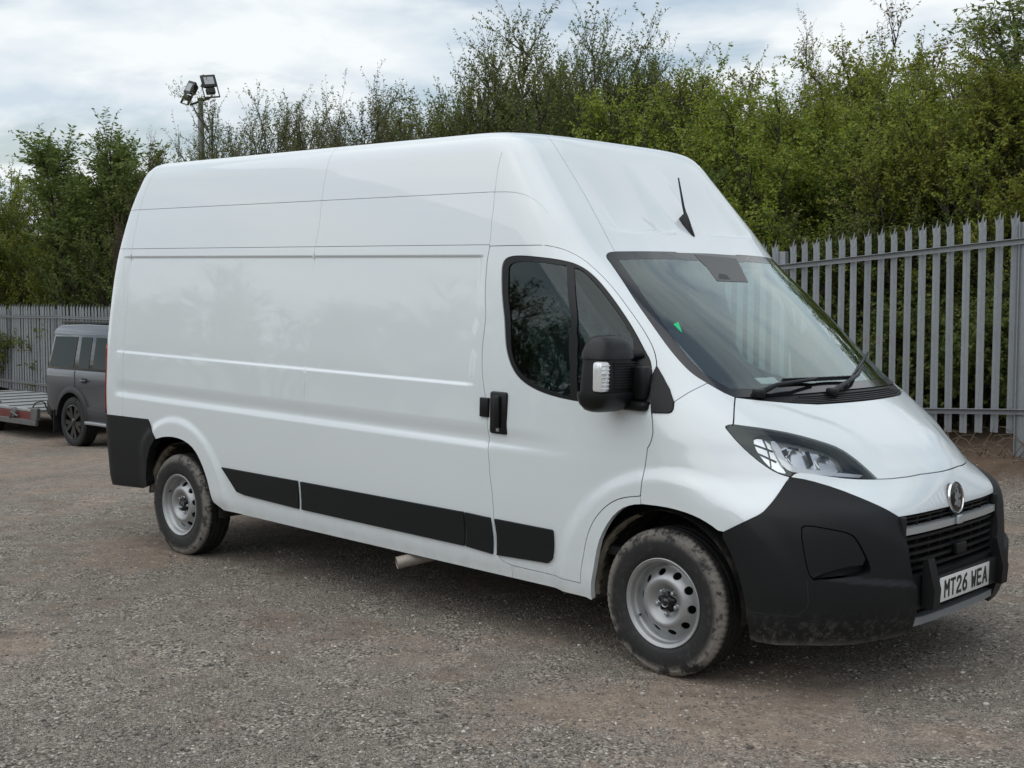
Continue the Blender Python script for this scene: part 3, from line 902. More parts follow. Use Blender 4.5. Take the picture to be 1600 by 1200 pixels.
# grille: cavity, slats, bright bar
def contour(y0, y1, z, off=0., n=25):
    y = np.linspace(y0, y1, n)
    uv = yz(np.stack([np.abs(y), np.full(n, z)], 1))
    P = S0(uv[:, 0] * np.where(y > 0, -1, 1), uv[:, 1])
    P[:, 0] += off
    return P
def strip(y0, y1, z, h, dep, off, n=25, arch=0., ends=1.):
    P = contour(y0, y1, z, off, n)
    k = arch * (1 - (np.linspace(-1, 1, n)) ** 2)
    V = np.concatenate([P + [0, 0, -h / 2] + k[:, None] * [0, 0, 1], P + [0, 0, h / 2] + k[:, None] * [0, 0, 1],
                        P + [-dep, 0, h / 2] + k[:, None] * [0, 0, 1], P + [-dep, 0, -h / 2] + k[:, None] * [0, 0, 1]])
    F = []
    for i in range(n - 1):
        for a in range(4):
            b = (a + 1) % 4
            F.append((a * n + i, a * n + i + 1, b * n + i + 1, b * n + i))
    F += [(0, n, 2 * n, 3 * n), (n - 1, 4 * n - 1, 3 * n - 1, 2 * n - 1)]
    return MB().add(V, F)
GR = vbuild(MB().box((.79, 0, .545), (.02, 1.02, .47)), 'grille', 'dark_void')
for z in (.556, .590, .624, .658, .692):
    vbuild(strip(-.468, .468, z, .013, .03, -.012), 'slat', 'trim_plastic', GR)
for z in (.765, .782):
    vbuild(strip(-.470, .470, z, .007, .03, -.018), 'slat', 'trim_plastic', GR)
for y in np.linspace(-.44, .44, 9):
    x = contour(y, y + .001, .66, 0, 2)[0, 0]
    vbuild(MB().box((x - .045, y, .66), (.03, .008, .25)), 'grille_web', 'dark_void', GR)
vbuild(strip(-.466, .466, .728, .030, .04, .004), 'bright_bar', 'bar_silver', GR)
vbuild(MB().box((.937, 0, .734), (.012, .055, .040), bev=.004), 'bar_notch', 'bar_silver', GR)
vbuild(MB().box((.935, .02, .600), (.02, .10, .05), bev=.004), 'radar_cover', 'trim_plastic', GR)
for s in (-1, 1):
    vbuild(MB().box((.885, s * .478, .66), (.05, .02, .27), bev=.004), 'grille_end', 'trim_plastic', GR)
# middle of the bumper, lower intake, grey skid strip
BC = vbuild(strip(-.452, .452, .455, .15, .10, .010), 'bumper_centre', 'black_plastic')
for k, z in enumerate((.362, .378)):
    vbuild(strip(-.44, .44, z, .007, .03, -.02), 'intake_slat', 'trim_plastic', BC)
for y in np.linspace(-.40, .40, 33):
    x = contour(y, y + .001, .365, 0, 2)[0, 0]
    vbuild(MB().box((x - .03, y, .365), (.012, .004, .045)), 'intake_web', 'trim_plastic', BC)
vbuild(strip(-.430, .430, .322, .034, .07, .022), 'skid_strip', 'grey_plastic', BC)
# number-plate carrier
def nface(y, z, x): return (x, y, z)
HP = vbuild(MB().box((.962, 0.02, .452), (.03, .72, .125), bev=.006), 'plate_holder', 'trim_plastic')
for s in (-1, 1):
    c = .02 + s * .365
    mb = MB().prism([(.385, .945), (.600, .945), (.605, .968), (.47, 1.005), (.385, 1.0)], c - s * .035, c + s * .03, lambda z, x, d: (x, d, z))
    vbuild(mb, 'holder_fin', 'trim_plastic', HP)
PLX, PLY, PLZ = .979, -.012, .452
pl = vbuild(MB().box((PLX, PLY, PLZ), (.004, .520, .111), bev=.0018), 'number_plate', 'plate_white')
GL = {  # strokes on a 50 x 79 grid
    'M': [[(0, 0), (0, 79)], [(0, 79), (25, 38), (50, 79)], [(50, 79), (50, 0)]],
    'T': [[(0, 79), (50, 79)], [(25, 79), (25, 0)]],
    '2': [[(2, 62), (6, 74), (16, 79), (34, 79), (45, 73), (48, 60), (44, 48), (8, 14), (2, 0)], [(2, 0), (50, 0)]],
    '6': [[(44, 79), (30, 72), (10, 48), (3, 28), (5, 10), (16, 0), (34, 0), (46, 8), (48, 24), (43, 38), (30, 44), (14, 41), (5, 30)]],
    'W': [[(0, 79), (9, 0)], [(9, 0), (25, 46)], [(25, 46), (41, 0)], [(41, 0), (50, 79)]],
    'E': [[(0, 0), (0, 79)], [(0, 79), (46, 79)], [(0, 39), (40, 39)], [(0, 0), (46, 0)]],
    'A': [[(0, 0), (25, 79)], [(25, 79), (50, 0)], [(9, 24), (41, 24)]]}
def glyph(mb, ch, oy):
    w = 13.5
    for st in GL[ch]:
        st = np.array(st, float)
        st[:, 1] = 6 + st[:, 1] * (67 / 79.); st[:, 0] = 5 + st[:, 0] * (40 / 50.)
        for k, (a, b) in enumerate(zip(st[:-1], st[1:])):
            d = b - a; l = np.hypot(*d); d = d / l; n_ = np.array([-d[1], d[0]])
            a2, b2 = a - d * w * .45, b + d * w * .45
            q = [a2 + n_ * w / 2, b2 + n_ * w / 2, b2 - n_ * w / 2, a2 - n_ * w / 2]
            e = .0004 * (len(mb.f) % 5)
            mb.prism([(oy + p[0] * .001, PLZ - .0395 + p[1] * .001) for p in q], PLX + .001, PLX + .0032 + e * .3, lambda y, z, x: (x, y, z))
yy_ = PLY - .215
mb = None
for ch in 'MT26 WEA':
    if ch == ' ':
        yy_ += .033; continue
    mb = MB(); glyph(mb, ch, yy_)
    vbuild(mb, 'plate_character', 'plate_black', pl, None)
    yy_ += .0615
# badge on the nose: dark disc, bright ring and a winged beast raising its claw
zb = .832
xb = float(S0(np.array([0.]), np.array([vz(zb)]))[0, 0]) + .004
TILT = Matrix.Rotation(rad(-9), 4, 'Y')
def badge(parent, M, r, name='badge'):
    mb = MB().lathe_y([(.001, -.010), (r * .8, -.008), (r * .9, -.006), (r * .92, .02)], 40); mb.xf(M)
    b = mb.build(name, MATS['gloss_black'], parent, 40)
    mb = MB().lathe_y([(r * .90, -.005), (r * .92, -.0095), (r * .97, -.010), (r, -.006), (r, .0)], 40); mb.xf(M)
    mb.build('badge_ring', MATS['bright_chrome'], b, 40)
    polys = [[(-.55, -.55), (-.30, -.62), (-.05, -.45), (.10, -.20), (.05, .05), (.28, .22), (.30, .48), (.14, .70), (.05, .62), (.10, .40), (-.08, .28), (-.30, .55), (-.42, .50), (-.28, .20), (-.40, -.05), (-.35, -.30)],
             [(.16, -.10), (.45, -.05), (.62, .12), (.56, .22), (.36, .10), (.16, .06)],
             [(-.05, -.75), (.20, -.78), (.42, -.55), (.50, -.25), (.40, -.22), (.26, -.46), (.05, -.62)]]
    mb = MB()
    for q in polys:
        mb.prism([(p[0] * r * .74, p[1] * r * .78) for p in q], -.0135 * (r / .08), -.006 * (r / .08), lambda x, z, d: (x, d, z))
    mb.xf(M)
    mb.build('badge_emblem', MATS['satin_silver'], b, None)
    return b
badge(VAN, MRK @ Matrix.Translation((xb, 0, zb)) @ TILT @ Matrix.Rotation(rad(90), 4, 'Z'), .074)

# door handles
def handle(s):
    def bx(c, d, bev): return MB().box((c[0], c[1] * s, c[2]), d, bev=bev)
    W1 = float(prm(vz(1.13))[3])
    h = vbuild(bx((-1.032, -W1 + .004, 1.128), (.118, .03, .215), .012), 'door_handle', 'satin_black')
    vbuild(bx((-1.030, -W1 - .020, 1.135), (.040, .024, .165), .010), 'grip', 'satin_black', h)
    vbuild(bx((-1.028, -W1 - .012, 1.045), (.02, .006, .02), .002), 'key_lock', 'satin_silver', h)
    vbuild(bx((-1.128, -W1 - .004, 1.150), (.060, .022, .098), .004), 'striker_cover', 'satin_black')
both_sides(handle)

# wing mirrors
def wmirror(s):
    # stacked outline rings (y outwards, x forwards) give the shell its tapered, rounded form
    def shell(rows, name, mat, parent):
        n = 32; V = []; F = []
        for (z, y0, y1, x0, x1, p) in rows:
            a = np.arange(n) * 2 * np.pi / n
            c, q = np.cos(a), np.sin(a)
            r = (np.abs(c) ** p + np.abs(q) ** p) ** (-1 / p)
            V.append(np.stack([(x0 + x1) / 2 + (x1 - x0) / 2 * c * r, s * ((y0 + y1) / 2 + (y1 - y0) / 2 * q * r), np.full(n, z)], 1))
        m = len(rows)
        F = [(i * n + j, i * n + (j + 1) % n, (i + 1) * n + (j + 1) % n, (i + 1) * n + j) for i in range(m - 1) for j in range(n)]
        F += [tuple(range(n)), tuple((m - 1) * n + j for j in range(n))]
        return vbuild(MB().add(np.concatenate(V) + [.06, s * .05, 0], F), name, mat, parent, 40)
    M = shell([(1.290, -1.290, -1.040, -.40, -.245, 4), (1.33, -1.288, -1.035, -.40, -.240, 4), (1.40, -1.280, -1.035, -.40, -.242, 4), (1.452, -1.272, -1.038, -.40, -.250, 4)], 'wing_mirror', 'trim_plastic', None)
    shell([(1.448, -1.280, -1.030, -.408, -.238, 4), (1.475, -1.276, -1.032, -.406, -.240, 4), (1.515, -1.258, -1.040, -.40, -.255, 3.4), (1.540, -1.235, -1.055, -.39, -.275, 3), (1.550, -1.20, -1.08, -.375, -.295, 2.6)], 'upper_cap', 'satin_black', M)
    shell([(1.205, -1.245, -1.08, -.37, -.29, 2.6), (1.215, -1.272, -1.055, -.39, -.265, 3), (1.240, -1.294, -1.035, -.405, -.240, 3.6), (1.275, -1.302, -1.030, -.412, -.228, 4), (1.296, -1.300, -1.030, -.410, -.230, 4)], 'lower_cap', 'satin_black', M)
    # ribs on the forward face, clear repeater at the outer end
    for i in range(10):
        z = 1.318 + i * .0125
        vbuild(MB().box((-.1805, s * -1.085, z), (.008, .150, .0055), bev=.001), 'rib', 'trim_plastic', M)
    vbuild(MB().box((-.205, s * -1.222, 1.370), (.055, .060, .135), bev=.012), 'repeater', 'clear_lens', M)
    for i in range(7):
        vbuild(MB().box((-.177, s * -1.222, 1.318 + i * .0172), (.004, .052, .006), bev=.001), 'lens_rib', 'reflector', M)
    # arms
    vbuild(MB().tube([(-.25, s * -1.02, 1.455), (-.23, s * -.98, 1.458), (-.20, s * -.925, 1.462)], .017, 10), 'arm', 'trim_plastic', M)
    vbuild(MB().box((-.19, s * -.985, 1.335), (.15, .07, .16), bev=.02), 'arm', 'satin_black', M)
    vbuild(MB().box((-.19, s * -.99, 1.232), (.18, .11, .045), bev=.014), 'arm', 'satin_black', M)
    vbuild(MB().box((-.342, s * -1.11, 1.39), (.006, .15, .16), bev=.002), 'mirror_glass', 'reflector', M)
    if s < 0:   # this one is folded back against the door
        pv = Matrix.Translation((-.19, .965, 0))
        M.matrix_basis = pv @ Matrix.Rotation(rad(82), 4, 'Z') @ pv.inverted()
both_sides(wmirror)

# aerial on the roof front
uv = pix([(1091, 366)])[0]; uv[0] = 0.
P0 = SD(np.array([0.]), np.array([vz(2.050)]), np.array([0.]))[0]
P1 = SD(np.array([0.]), np.array([vz(2.135)]), np.array([0.]))[0]
d_ = (P1 - P0) / np.linalg.norm(P1 - P0); nn = np.array([-d_[2], 0, d_[0]]); nn = nn if nn[2] > 0 else -nn
n = 10; V = []
for k, (t_, w, h) in enumerate(((-.012, .004, .003), (0., .014, .008), (.04, .021, .022), (.08, .022, .038), (.115, .017, .05), (.125, .012, .052))):
    a = np.arange(n) * 2 * np.pi / n
    V.append(P0 + d_ * t_ + np.cos(a)[:, None] * np.array([0, w, 0]) + np.maximum(np.sin(a), -.25)[:, None] * nn * h)
F = [(i * n + j, i * n + (j + 1) % n, (i + 1) * n + (j + 1) % n, (i + 1) * n + j) for i in range(5) for j in range(n)] + [tuple(range(n)), tuple(5 * n + j for j in range(n))]
A_ = vbuild(MB().add(np.concatenate(V), F), 'aerial', 'satin_black')
b0 = P0 + d_ * .10 + nn * .03
vbuild(MB().tube([b0, b0 + np.array([-.020, 0, .06]), b0 + np.array([-.058, 0, .215])], [.009, .007, .004], 8), 'whip', 'satin_black', A_)

# wipers, parked at the foot of the glass
def onbody(pts, off):
    uv = crp(1, pts)
    return SD(uv[:, 0], uv[:, 1], np.broadcast_to(np.asarray(off, float), (len(uv),)))
def wiper(piv, arm, blade):
    A = onbody([piv] + arm, [.012] + [.035] * (len(arm) - 1) + [.026])
    w = vbuild(MB().tube(A, [.016, .011, .009, .008][:len(A)], 8), 'wiper', 'satin_black')
    vbuild(MB().box(A[0], (.05, .05, .04), bev=.01), 'pivot', 'satin_black', w)
    B = onbody(blade, .016)
    vbuild(MB().tube(B, .0075, 6), 'blade', 'flat_black', w)
    vbuild(MB().tube(B + np.array([.004, 0, .008]), .005, 6), 'spoiler', 'satin_black', w)
wiper((676, 572), [(730, 556), (800, 545), (868, 530)], [(755, 531), (870, 527), (990, 521)])
wiper((930, 568), [(975, 545), (1010, 520), (1024, 490)], [(985, 532), (1022, 482), (1048, 436)])
# cowl ridges
for k in range(5):
    t_ = .14 + .16 * k
    y_ = np.linspace(-.56 + .03 * k, .56 - .03 * k, 31)
    vt = np.interp(np.abs(y_), -S0(ws_bot[::-1, 0], ws_bot[::-1, 1])[:, 1], ws_bot[::-1, 1])
    vb = np.interp(np.abs(y_), -S0(h_rear[::-1, 0], h_rear[::-1, 1])[:, 1], h_rear[::-1, 1])
    v_ = vb + (vt - vb) * t_
    zz_ = np.interp(v_, _vd, _T[:, 0])
    uv = yz(np.stack([np.abs(y_), zz_], 1))
    B = SD(uv[:, 0] * np.where(y_ > 0, -1, 1), v_, np.full(31, -.003))
    vbuild(MB().tube(B, .005, 6), 'cowl_ridge', 'satin_black')
# behind the windscreen: camera housing at the top, green sticker, paper on the dash
def wsp(name, pts, mat, off, rnd=1):
    L = crp(1, pts)
    V, F, N = panel_geo(smooth_loop(L, rnd) if rnd else L, gap=0, sp=.03, off=off, depth=.004)
    return mesh_obj(name, b2w(V), F, MATS[mat], VAN, normals=b2w(N))
wsp('sensor_housing', [(455, 84), (600, 98), (618, 130), (642, 180), (535, 176), (500, 130)], 'sensor_grey', .0012, 0)
wsp('sensor_window', [(540, 150), (566, 155), (580, 171), (540, 168)], 'interior_grey', .002, 0)
wsp('sticker', [(383, 326), (399, 318), (413, 357)], 'green_sticker', .0012, 0)
wsp('paper', [(668, 506), (735, 503), (758, 524), (692, 526)], 'white_paper', -.012, 0)
# interior
IN = vbuild(MB().box((-1.30, 0, 1.22), (.03, 1.86, 1.50)), 'bulkhead', 'interior_grey')
vbuild(MB().box((-.55, 0, .52), (1.6, 1.86, .04)), 'cab_floor', 'interior_dark')
vbuild(MB().box((-1.03, 0, 1.962), (.50, 1.50, .02)), 'headlining', 'roof_lining')
D = vbuild(MB().prism([(.30, .80), (.34, 1.18), (.24, 1.245), (.02, 1.255), (-.10, 1.22), (-.16, 1.10), (-.10, .80)], -.66, .66, lambda x, z, y: (x, y, z)), 'dashboard', 'interior_dark')
for s in (-1, 1):
    vbuild(MB().prism([(.08, .80), (.10, 1.17), (.0, 1.235), (-.10, 1.21), (-.16, 1.10), (-.10, .80)], s * .655, s * .88, lambda x, z, y: (x, y, z)), 'dash_end', 'interior_dark', D)
vbuild(MB().prism([(-.05, 1.24), (-.02, 1.30), (-.13, 1.315), (-.17, 1.22)], -.66, -.34, lambda x, z, y: (x, y, z)), 'instrument_hood', 'interior_dark', D)
a_ = np.linspace(0, 2 * np.pi, 33)
st = np.stack([-.30 - .10 * np.sin(a_), -.50 + .20 * np.cos(a_), 1.20 + .155 * np.sin(a_)], 1)
SW = vbuild(MB().tube(st, .016, 8), 'steering_wheel', 'interior_dark')
vbuild(MB().tube([(-.30, -.70, 1.20), (-.30, -.30, 1.20)], .014, 6), 'spoke', 'interior_dark', SW)
vbuild(MB().tube([(-.30, -.50, 1.20), (-.12, -.50, 1.08)], .04, 8), 'column', 'interior_dark', SW)
def seat(y, wrap):
    mb = MB().box((-.72, y, .88), (.50, .50, .15), bev=.05)
    s = vbuild(mb, 'seat', 'interior_grey')
    R_ = Matrix.Rotation(rad(-12), 3, 'Y'); R_ = np.array(R_)
    vbuild(MB().box((-1.02, y, 1.22), (.13, .48, .62), rot=R_, bev=.05), 'backrest', 'interior_grey', s)
    vbuild(MB().box((-1.10, y, 1.62), (.09, .27, .20), rot=R_, bev=.04), 'headrest', 'interior_grey', s)
    vbuild(MB().box((-.74, y, .66), (.44, .42, .30)), 'seat_box', 'interior_dark', s)
    if wrap:
        # loose polythene cover: crumpled sheet over the backrest and headrest
        ny, nz = 40, 60
        Y, Z = np.meshgrid(np.linspace(-.29, .29, ny), np.linspace(.92, 1.78, nz))
        rg = np.random.default_rng(3)
        X = -.905 - (Z - .92) * .19 + .02 * np.sin(Y * 37 + 3 * np.sin(Z * 9)) + .014 * np.sin(Y * 71 - Z * 8) + .012 * rg.standard_normal(Y.shape)
        hw = np.where(Z > 1.56, .62 + .0 * Z, 1.)
        V = np.stack([X, y + Y * hw, Z], -1).reshape(-1, 3)
        F = [(i * ny + j, i * ny + j + 1, (i + 1) * ny + j + 1, (i + 1) * ny + j) for i in range(nz - 1) for j in range(ny - 1)]
        vbuild(MB().add(V, F), 'polythene_cover', 'polythene', s, 180)
        # side skirt facing the door
        X2, Z2 = np.meshgrid(np.linspace(-1.14, -.55, ny), np.linspace(.90, 1.60, nz))
        Yo = y - .27 + .02 * np.sin(X2 * 40 + 2 * np.sin(Z2 * 11)) + .012 * np.sin(X2 * 83 - Z2 * 6) + .006 * rg.standard_normal(X2.shape)
        keep = (X2 < -1.0 + .55 * np.clip((1.35 - Z2) / .45, 0, 1))
        V = np.stack([X2, Yo, Z2], -1).reshape(-1, 3)
        F = [(i * ny + j, i * ny + j + 1, (i + 1) * ny + j + 1, (i + 1) * ny + j) for i in range(nz - 1) for j in range(ny - 1) if keep[i, j] and keep[i + 1, j]]
        vbuild(MB().add(V, F), 'polythene_cover', 'polythene', s, 180)
seat(-.50, True)
seat(.28, False)
seat(.68, False)
# underbody
UB = vbuild(MB().box((-2.0, 0, .40), (5.6, 1.55, .16)), 'underbody', 'chassis')
vbuild(MB().box((-1.95, 0, .33), (3.1, 1.20, .14), bev=.03), 'floor_pan', 'chassis', UB)
vbuild(MB().box((.55, 0, .36), (.5, 1.3, .2)), 'sump_guard', 'chassis', UB)
for s in (-1, 1):
    vbuild(MB().box((-2.0, s * .90, .335), (2.9, .10, .07)), 'side_member', 'chassis', UB)
vbuild(MB().tube([(-1.60, -.62, .30), (-1.66, -.80, .285), (-1.72, -.93, .262), (-1.78, -1.035, .240)], .034, 14, cap=False), 'exhaust', 'exhaust_pipe')
# wheel housings: bent sheet over each wheel with an inner wall
def housing(x0, s, r, xa):
    a = np.linspace(rad(-4), rad(187 if x0 > -1 else 174), 41); m = len(a)
    V = []; F = []
    for (rr2, y) in ((r, .985), (r, .93), (r + .004, .60), (.10, .60)):
        V.append(np.stack([x0 + rr2 * np.cos(a), np.full(m, -s * y), .335 + rr2 * np.sin(a)], 1))
    for k in range(3):
        F += [(k * m + i, k * m + i + 1, (k + 1) * m + i + 1, (k + 1) * m + i) for i in range(m - 1)]
    o_ = mesh_obj('wheel_housing', np.concatenate(V), F, MATS['arch_liner'], VAN, 40)
    # mud lip caked behind the tread
    a = np.linspace(rad(112), rad(184 if x0 > -1 else 172), 30); V = []
    rg = np.random.default_rng(5)
    w = .05 + .012 * rg.standard_normal(30)
    rl = r - .004
    V = np.concatenate([np.stack([x0 + rl * np.cos(a), np.full(30, -s * .975), .335 + rl * np.sin(a)], 1),
                        np.stack([x0 + (rl - .012) * np.cos(a), -s * (.965 - w * .5), .335 + (rl - .012) * np.sin(a)], 1),
                        np.stack([x0 + rl * np.cos(a), -s * (.955 - w), .335 + rl * np.sin(a)], 1)])
    F = [(k * 30 + i, k * 30 + i + 1, (k + 1) * 30 + i + 1, (k + 1) * 30 + i) for k in range(2) for i in range(29)]
    mesh_obj('mud_lip', V, F, MATS['dried_mud'], o_, 40)
for s in (1, -1):
    housing(.0, s, .425, 0); housing(-3.985, s, .425, 0)

# ------------------------------------------------------------------ wheels
def tyre_mesh(R=.341, rb=.201, hw=.1075, blocks=74):
    half = [(rb - .004, -.080), (rb, -.088), (rb + .014, -.0985), (rb + .030, -.1035), (rb + .05, -.1065), (rb + .075, -.1075), (rb + .095, -.1050), (rb + .108, -.1005), (rb + .112, -.1010), (rb + .119, -.0965),
            (rb + .128, -.0900), (rb + .1345, -.0820), (R - .0025, -.0730), (R - .001, -.0620), (R - .0005, -.0585), (R - .0075, -.0575), (R - .0075, -.0525), (R, -.0515), (R, -.036), (R, -.0245), (R - .0075, -.0235), (R - .0075, -.0175), (R, -.0165), (R, -.005)]
    prof = half + [(r, -y) for r, y in half[::-1]]
    sc = hw / .1075
    prof = np.array(prof) * [1, sc]
    m = len(prof); per = 4; n = blocks * per
    a = np.arange(n) * 2 * np.pi / n
    r = np.repeat(prof[:, 0][:, None], n, 1)
    ay = np.abs(prof[:, 1]) / sc
    sh = (ay > .058) & (ay < .092) & (prof[:, 0] > rb + .12)
    groove = (np.arange(n) % per == 0)
    r[np.ix_(sh, groove)] -= .0032
    mid = (ay > .026) & (ay < .052) & (prof[:, 0] > R - .003)
    r[np.ix_(mid, (np.arange(n) % (per * 2) == 2))] -= .003
    V = np.stack([r * np.cos(a), np.repeat(prof[:, 1][:, None], n, 1), r * np.sin(a)], -1).reshape(-1, 3)
    F = [(i * n + j, (i + 1) * n + j, (i + 1) * n + (j + 1) % n, i * n + (j + 1) % n) for i in range(m - 1) for j in range(n)]
    return V, F
def disc_mesh(prof, R, holes):
    """flat disc with holes, lifted to y = prof(r)"""
    P = []; E = []
    def loop(L):
        k = len(P); P.extend(L); E.extend([(k + i, k + (i + 1) % len(L)) for i in range(len(L))])
    loop([(R * math.cos(a), R * math.sin(a)) for a in np.linspace(0, 2 * np.pi, 72, False)])
    HL = []
    for (hx, hz, a1, a2, th) in holes:
        L = [(hx + a1 * math.cos(q) * math.cos(th) - a2 * math.sin(q) * math.sin(th), hz + a1 * math.cos(q) * math.sin(th) + a2 * math.sin(q) * math.cos(th)) for q in np.linspace(0, 2 * np.pi, 14, False)]
        loop(L); HL.append(np.array(L))
    for r in np.arange(.006, R - .002, .006):
        k = max(10, int(2 * np.pi * r / .010))
        for q in np.linspace(0, 2 * np.pi, k, False) + r * 40:
            p = np.array([[r * math.cos(q), r * math.sin(q)]])
            if not any(inpoly(p, h * 1.0)[0] or np.min(np.hypot(*(h - p[0]).T)) < .003 for h in HL): P.append(tuple(p[0]))
    vo, eo, fo, *_ = delaunay_2d_cdt([Vector(p) for p in P], E, [], 0, 1e-7)
    vo = np.array([v[:] for v in vo]); F = np.array([list(f) for f in fo])
    c = vo[F].mean(1); k = np.hypot(*c.T) < R
    for h in HL: k &= ~inpoly(c, h)
    F = F[k]
    y = np.interp(np.hypot(*vo.T), [p[0] for p in prof], [p[1] for p in prof])
    V = np.stack([vo[:, 0], y, vo[:, 1]], 1)
    nv = len(V); Fl = [tuple(f) for f in F]
    # turned-in rims of the holes
    for h in HL:
        yr = np.interp(np.hypot(*h.T), [p[0] for p in prof], [p[1] for p in prof])
        a = np.stack([h[:, 0], yr, h[:, 1]], 1); b = a + [0, .008, 0]; kk = len(V)
        V = np.concatenate([V, a, b]); q = len(h)
        Fl += [(kk + i, kk + (i + 1) % q, kk + q + (i + 1) % q, kk + q + i) for i in range(q)]
    return V, Fl

def steel_wheel():
    pr = [(0, -.052), (.045, -.052), (.052, -.050), (.062, -.054), (.074, -.068), (.088, -.081), (.100, -.086), (.110, -.085), (.122, -.078), (.136, -.064), (.150, -.048), (.160, -.040), (.170, -.038)]
    pr_s = np.linspace(0, .17, 120); yv = np.interp(pr_s, [p[0] for p in pr], [p[1] for p in pr])
    kq = np.ones(7) / 7; yv = np.convolve(np.pad(yv, 3, 'edge'), kq, 'valid')
    holes = [(.1385 * math.cos(q), .1385 * math.sin(q),   .0150, .0205, q) for q in np.arange(10) * 2 * np.pi / 10 + .25]
    V, F = disc_mesh(list(zip(pr_s, yv)), .168, holes)
    mb = MB().add(V, F)
    mb.lathe_y([(.165, -.038), (.170, -.044), (.173, -.060), (.180, -.066), (.185, -.072), (.187, -.088), (.192, -.094), (.198, -.096), (.2035, -.100), (.207, -.0985), (.2075, -.093), (.203, -.088)], 80)
    mb.lathe_y([(.186, -.07), (.184, .0), (.186, .08), (.2, .09)], 48)
    w = mb.build('wheel', MATS['silver_steel'], None, 40)
    COL.objects.unlink(w)
    COL.objects.link(w)
    V, F = tyre_mesh()
    ty = mesh_obj('tyre', V, F, MATS['tyre_rubber'], w, 28)
    bd = MB().lathe_y([(.001, .03), (.16, .035)], 32).build('brake_drum', MATS['chassis'], w, 40)
    # black hub cover with five lobes between the bolts
    a = np.linspace(0, 2 * np.pi, 60, False)
    rr3 = .042 + .007 * np.cos(5 * a + np.pi)
    mb = MB(); n = 60
    V = np.concatenate([np.stack([k * rr3 * np.cos(a), np.full(n, y), k * rr3 * np.sin(a)], 1) for k, y in ((1.04, -.050), (1., -.066), (.85, -.072), (.5, -.074))])
    F = [(i * n + j, (i + 1) * n + j, (i + 1) * n + (j + 1) % n, i * n + (j + 1) % n) for i in range(3) for j in range(n)] + [tuple(3 * n + j for j in range(n))]
    mb.add(V, F).build('hub_cap', MATS['satin_black'], w, 40)
    mb = MB()
    b = badge(w, Matrix.Translation((0, -.070, 0)), .021, 'cap_badge')
    for k in range(5):
        q = k * 2 * np.pi / 5 + rad(18) * 0
        cx, cz = .054 * math.cos(q), .054 * math.sin(q)
        MB().lathe_y([(.0125, -.048), (.0125, -.054), (.0095, -.056), (.0095, -.070), (.006, -.073), (.001, -.073)], 6, (cx, 0, cz)).build('wheel_bolt', MATS['satin_silver'], w, 20)
    MB().tube([(.172 * math.cos(4.0), -.062, .172 * math.sin(4.0)), (.166 * math.cos(4.0), -.078, .166 * math.sin(4.0))], .005, 6).build('valve', MATS['flat_black'], w, 40)
    return w
W0 = steel_wheel()
bpy.context.view_layer.update()
for i, (x, y, rz, ry) in enumerate(((0, -.893, 0, 20), (-4.035, -.884, 0, 75), (0, .893, math.pi, 0), (-4.035, .884, math.pi, 40))):
    w = W0 if i == 0 else copy_tree(W0)
    w.parent = VAN
    w.location = (x, y, .337)
    w.rotation_euler = Matrix.Rotation(rz, 3, 'Z').to_euler() if not ry else (Matrix.Rotation(rz, 3, 'Z') @ Matrix.Rotation(rad(ry), 3, 'Y')).to_euler()
# ================================================================== the yard
FENCE = [(10.0, 3.20), (1.76, 4.92), (-.98, 5.50), (-3.75, 6.08), (-22.5, 7.60), (-42., 9.6)]
_fx = np.array([p[0] for p in FENCE][::-1]); _fy = np.array([p[1] for p in FENCE][::-1])
def yf(x): return np.interp(x, _fx, _fy)
def gz(x, y):
    x = np.asarray(x, float); y = np.asarray(y, float)
    b = -.62 * (1 - sstep(-16.5, -5.0, x))
    d = y - yf(x)
    hb = np.interp(x, [-22, -8, -3.75, -.98, 1.76, 8], [.06, .08, .16, .36, .45, .5])
    b = b + hb * sstep(-1.1, -.12, d) + 1.1 * sstep(.6, 7., d) * sstep(60, 30, d)
    r = np.hypot(x + 1.5, (y - .5) * 1.2)
    und = .028 * np.sin(x * .9 + 1.3 * np.sin(y * .7)) * np.cos(y * 1.1 + .5) + .012 * np.sin(x * 2.7 + y * 1.9)
    return b + und * sstep(1.2, 3.5, np.minimum(np.abs(y) * 1.6, r)) * .6
def lines(a, b, fa, fb, fine, far):
    c = np.arange(fa, fb, fine)
    k = 1.28; lo = []; s = fine; q = fa
    while q > a: s *= k; q -= s; lo.append(q)
    hi = []; s = fine; q = c[-1]
    while q < b: s *= k; q += s; hi.append(q)
    return np.concatenate([lo[::-1], c, hi])
gxs = lines(-420, 420, -26, 9, .14, 0); gys = lines(-420, 420, -7, 11, .14, 0)
GX, GY = np.meshgrid(gxs, gys); GZ = gz(GX, GY)
n = len(gxs); m = len(gys)
idx = np.arange(n * m).reshape(m, n)
F = np.stack([idx[:-1, :-1], idx[:-1, 1:], idx[1:, 1:], idx[1:, :-1]], -1).reshape(-1, 4)

